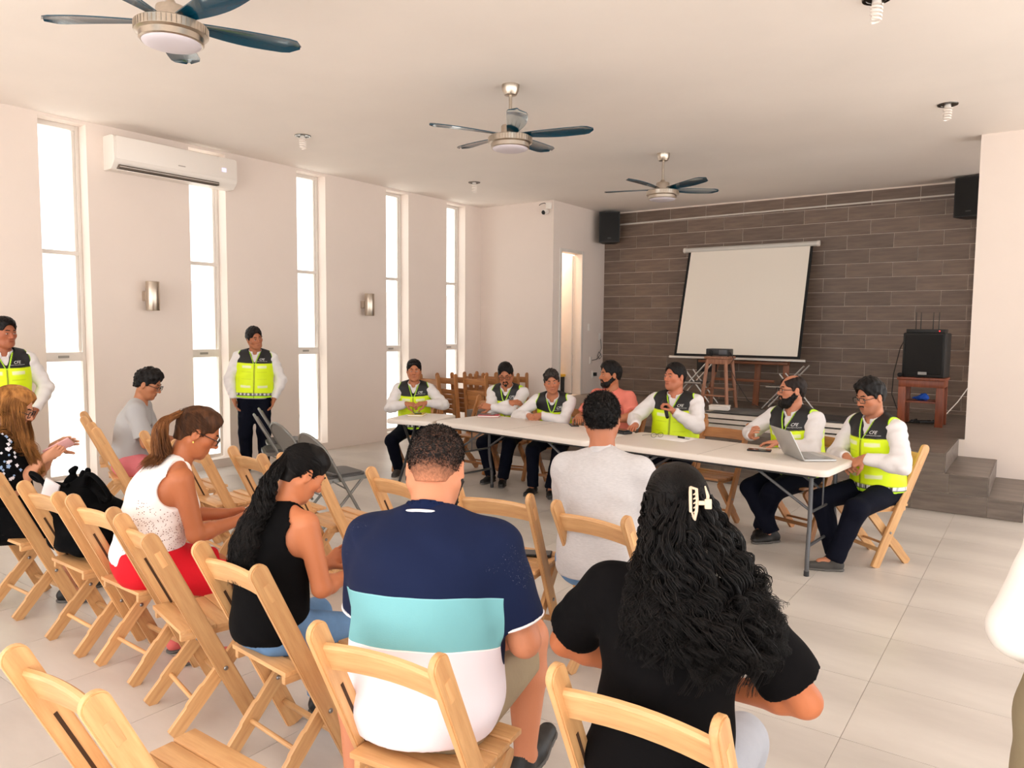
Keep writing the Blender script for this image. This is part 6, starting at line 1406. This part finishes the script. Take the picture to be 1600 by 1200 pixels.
notebook('notebook', 'red notebook in front of the man with folded arms', (-4.58, 5.98, TZ), -60, M('red_cover', (186, 44, 60), .5)); phone((-4.60, 5.98, TZ + .0185), -75, 'grey phone lying on the red notebook', M('phone_grey', (120, 112, 110), .4))
phone((-3.545, 5.93, TZ), 40, 'black phone on the table behind the head of the man in plain grey')
t = thing('wallet', 'dark wallet below a phone near the ear of the man in plain grey', 'wallet', (-2.965, 5.76, TZ), R_(70)); MB().bbox((-.05, -.09, 0), (.05, .09, .022), .006).obj('leather', M('dark_leather', (44, 40, 40), .6), t); MB().bbox((-.046, -.086, .008), (.046, .0905, .014), .002).obj('card_edge', m_alu, t)
phone((-2.965, 5.76, TZ + .0225), 66, 'black phone lying on the dark wallet')
t = thing('eyeglasses', 'thin black eyeglasses folded open on the table before the microphone man', 'eyeglasses', (-2.60, 5.70, TZ + .004), R_(60)); gl = MB()
for s in (-1, 1): gl.tube([(s * .034 + .026 * math.cos(a), .0, .02 + .02 * math.sin(a)) for a in [2 * PI * k / 18 for k in range(18)]], .0016, 5, closed=True)
gl.tube([(-.008, 0, .024), (.008, 0, .024)], .0016, 5); gl.obj('rims', m_frame, t)
for s in (-1, 1): MB().tube([(s * .06, 0, .026), (s * .062, .07, .016), (s * .055, .135, .002)], .0016, 5).obj('temple', m_frame, t)
t = thing('paper_sheet', 'white paper sheet lying before the microphone man', 'paper', (-2.47, 5.74, TZ), R_(-8)); MB().bbox((-.15, -.105, 0), (.15, .105, .0012), .0003).obj('sheet', M('paper_sheet', (246, 242, 238), .8), t); MB().bbox((-.146, -.1, .0012), (.156, .108, .0022), .0003).obj('sheet', M('paper_sheet', (246, 242, 238), .8), t)
t = thing('marker_pen', 'black marker pen lying on the paper sheet', 'pen', (-2.40, 5.78, TZ + .011), R_(-20)); MB().tube([(-.06, 0, 0), (.02, 0, 0)], .008, 10).obj('barrel', m_blk, t); MB().tube([(.02, 0, 0), (.06, 0, 0)], .0086, 10).obj('cap', M('cap_grey', (180, 178, 176), .4), t)
phone((-1.715, 5.58, TZ), -78, 'black phone on the table left of the laptop', s=1.1)
t = thing('pen', 'dark pen lying behind the laptop', 'pen', (-1.38, 5.66, TZ + .005), R_(-12)); MB().tube([(-.065, 0, 0), (.055, 0, 0)], .0045, 8).obj('barrel', m_blk, t); MB().tube([(.055, 0, 0), (.068, 0, 0)], [.004, .001], 8).obj('tip', m_silver, t)
# laptop
m_lap = M('silver_laptop', (186, 186, 184), .35, .5)
t = thing('laptop', 'open silver laptop at the right end of the table', 'laptop', (-1.335, 5.50, TZ), R_(130))
MB().bbox((-.165, -.115, .002), (.165, .115, .016), .004).obj('base', m_lap, t); kb = MB()
KB = MB().box((-.145, -.045, .0158), (.145, .085, .0166)).obj('keyboard_bed', M('keyboard_grey', (120, 120, 120), .5), t, None)
for i in range(5):
    for j in range(14): kb.box((-.142 + .0205 * j, -.04 + .024 * i, .0166), (-.124 + .0205 * j, -.02 + .024 * i, .0178))
k_ = kb.obj('keys', M('key_grey', (176, 176, 176), .5), KB, None); k_['kind'] = 'stuff'
MB().bbox((-.045, -.108, .0158), (.045, -.055, .0164), .0002).obj('trackpad', M('trackpad', (196, 196, 194), .4), t)
ld = MB().bbox((-.165, -.004, 0), (.165, .004, .225), .003).obj('lid', m_lap, t); ld.location = (0, .117, .012); ld.rotation_euler = (R_(-28), 0, 0)
MB().box((-.155, -.0046, .012), (.155, -.0041, .215)).obj('screen', M('laptop_screen', (20, 22, 26), .1), ld, None)
phone((-2.185, 3.255, .4345), -62, 'black phone lying on the empty wooden chair seat', s=1.25)
ph = SKPHONE; S_ = ph['S']; A = ph['A']['r']; pos = A['W'] + A['d'] * .10 + A['n'] * .022
a_ = R_(-34); wp = Vector((-4.92, 1.74, 0)) + Matrix.Rotation(a_, 3, 'Z') @ Vector(S_ * pos)
phone(wp, -52, 'pink-cased phone held up by the woman in the black dress', M('pink_case', (226, 170, 168), .4), rot=(R_(38), R_(-38), R_(-60)))
# the microphone in the speaker's hand
A = sk5['A']['l']; S_ = sk5['S']; a_ = R_(186); c_ = A['W'] + A['d'] * .085 + A['n'] * .030; ax_ = nrm(sk5['H'] + sk5['Rh'] @ V3(0, .16, -.09) - c_)
W_ = lambda q: Vector((-2.76, 6.45, 0)) + Matrix.Rotation(a_, 3, 'Z') @ Vector(S_ * np.asarray(q))
mic('microphone', 'black microphone held to the mouth of the stout man in hi-vis vest', W_(c_ - ax_ * .14), W_(c_ + ax_ * .06), .016)
# black tote bag on the second chair of the near row
t = thing('tote_bag', 'large black tote bag with handles standing on a wooden chair', 'bag', (-4.12, 1.86, .436), R_(8)); m_bagc = M('black_bag_cloth', (6, 6, 7), .9, bump=(60, .25), spec=.08)
p, f = blob([ell((0, 0, .16), (.30, .15, .17), I3, .05), ell((.02, 0, .05), (.27, .16, .07), I3, .05), ell((-.06, 0, .30), (.17, .10, .08), I3, .06), ell((-.02, 0, .37), (.05, .05, .05), I3, .04), folds(.016, .9, 8), halfcut((0, 0, .004), (0, 0, -1))], .010); np_obj('bag_body', p, f, m_bagc, t)
for k, (x0, y, pts) in enumerate(((0, -.09, [(-.16, -.10, .30), (-.22, -.12, .39), (-.30, -.12, .41), (-.28, -.10, .37), (-.12, -.08, .36), (-.04, -.08, .36)]), (0, .09, [(.06, -.06, .36), (.07, -.05, .42), (.12, -.05, .43), (.20, -.05, .39), (.26, -.05, .33), (.22, -.05, .31), (.12, -.05, .36)]), (0, 0, [(.15, -.04, .35), (.17, -.03, .28), (.19, -.02, .24)]))): MB().tube([tuple(q) for q in resample(np.array([pts], float), 24)[0]], .012, 8).obj('handle', m_bagc, t)
p, f = blob([cone((-.10, -.03, .36), (-.07, -.02, .44), .035, .018, .01, flat=(V3(1, 0, 0), 1.6)), cone((-.03, -.02, .37), (-.02, -.01, .42), .03, .02, .01, flat=(V3(.8, .6, 0), 1.8)), cone((.04, -.03, .36), (.055, -.03, .445), .032, .012, .01, flat=(V3(.9, -.4, 0), 1.8)), rough(.006, 70, 4)], .006); np_obj('gathered_top', p, f, m_bagc, t)
o = MB().bbox((-.045, -.006, -.13), (.045, .006, .13), .004).obj('white_pouch', M('white_pouch_plastic', (214, 206, 206), .35), t); o.location = (-.175, -.11, .27); o.rotation_euler = (R_(12), R_(28), R_(20))

t = thing('ceiling_bulb', 'unseen added round bulb on the ceiling inside the side room', 'light bulb', (-7.0, 10.55, ZC))  # bulb added to go with the lamp brightening the side room
MB().lathe([(.045, 0), (.045, -.02), (.02, -.05)], 16).obj('lamp_holder', m_wplast, t, 40); MB().lathe([(.01, -.05), (.03, -.07), (.032, -.10), (.015, -.13)], 16).obj('bulb', M('added_bulb', (255, 236, 200), .4, emit=((255, 226, 180), 6)), t, 60)
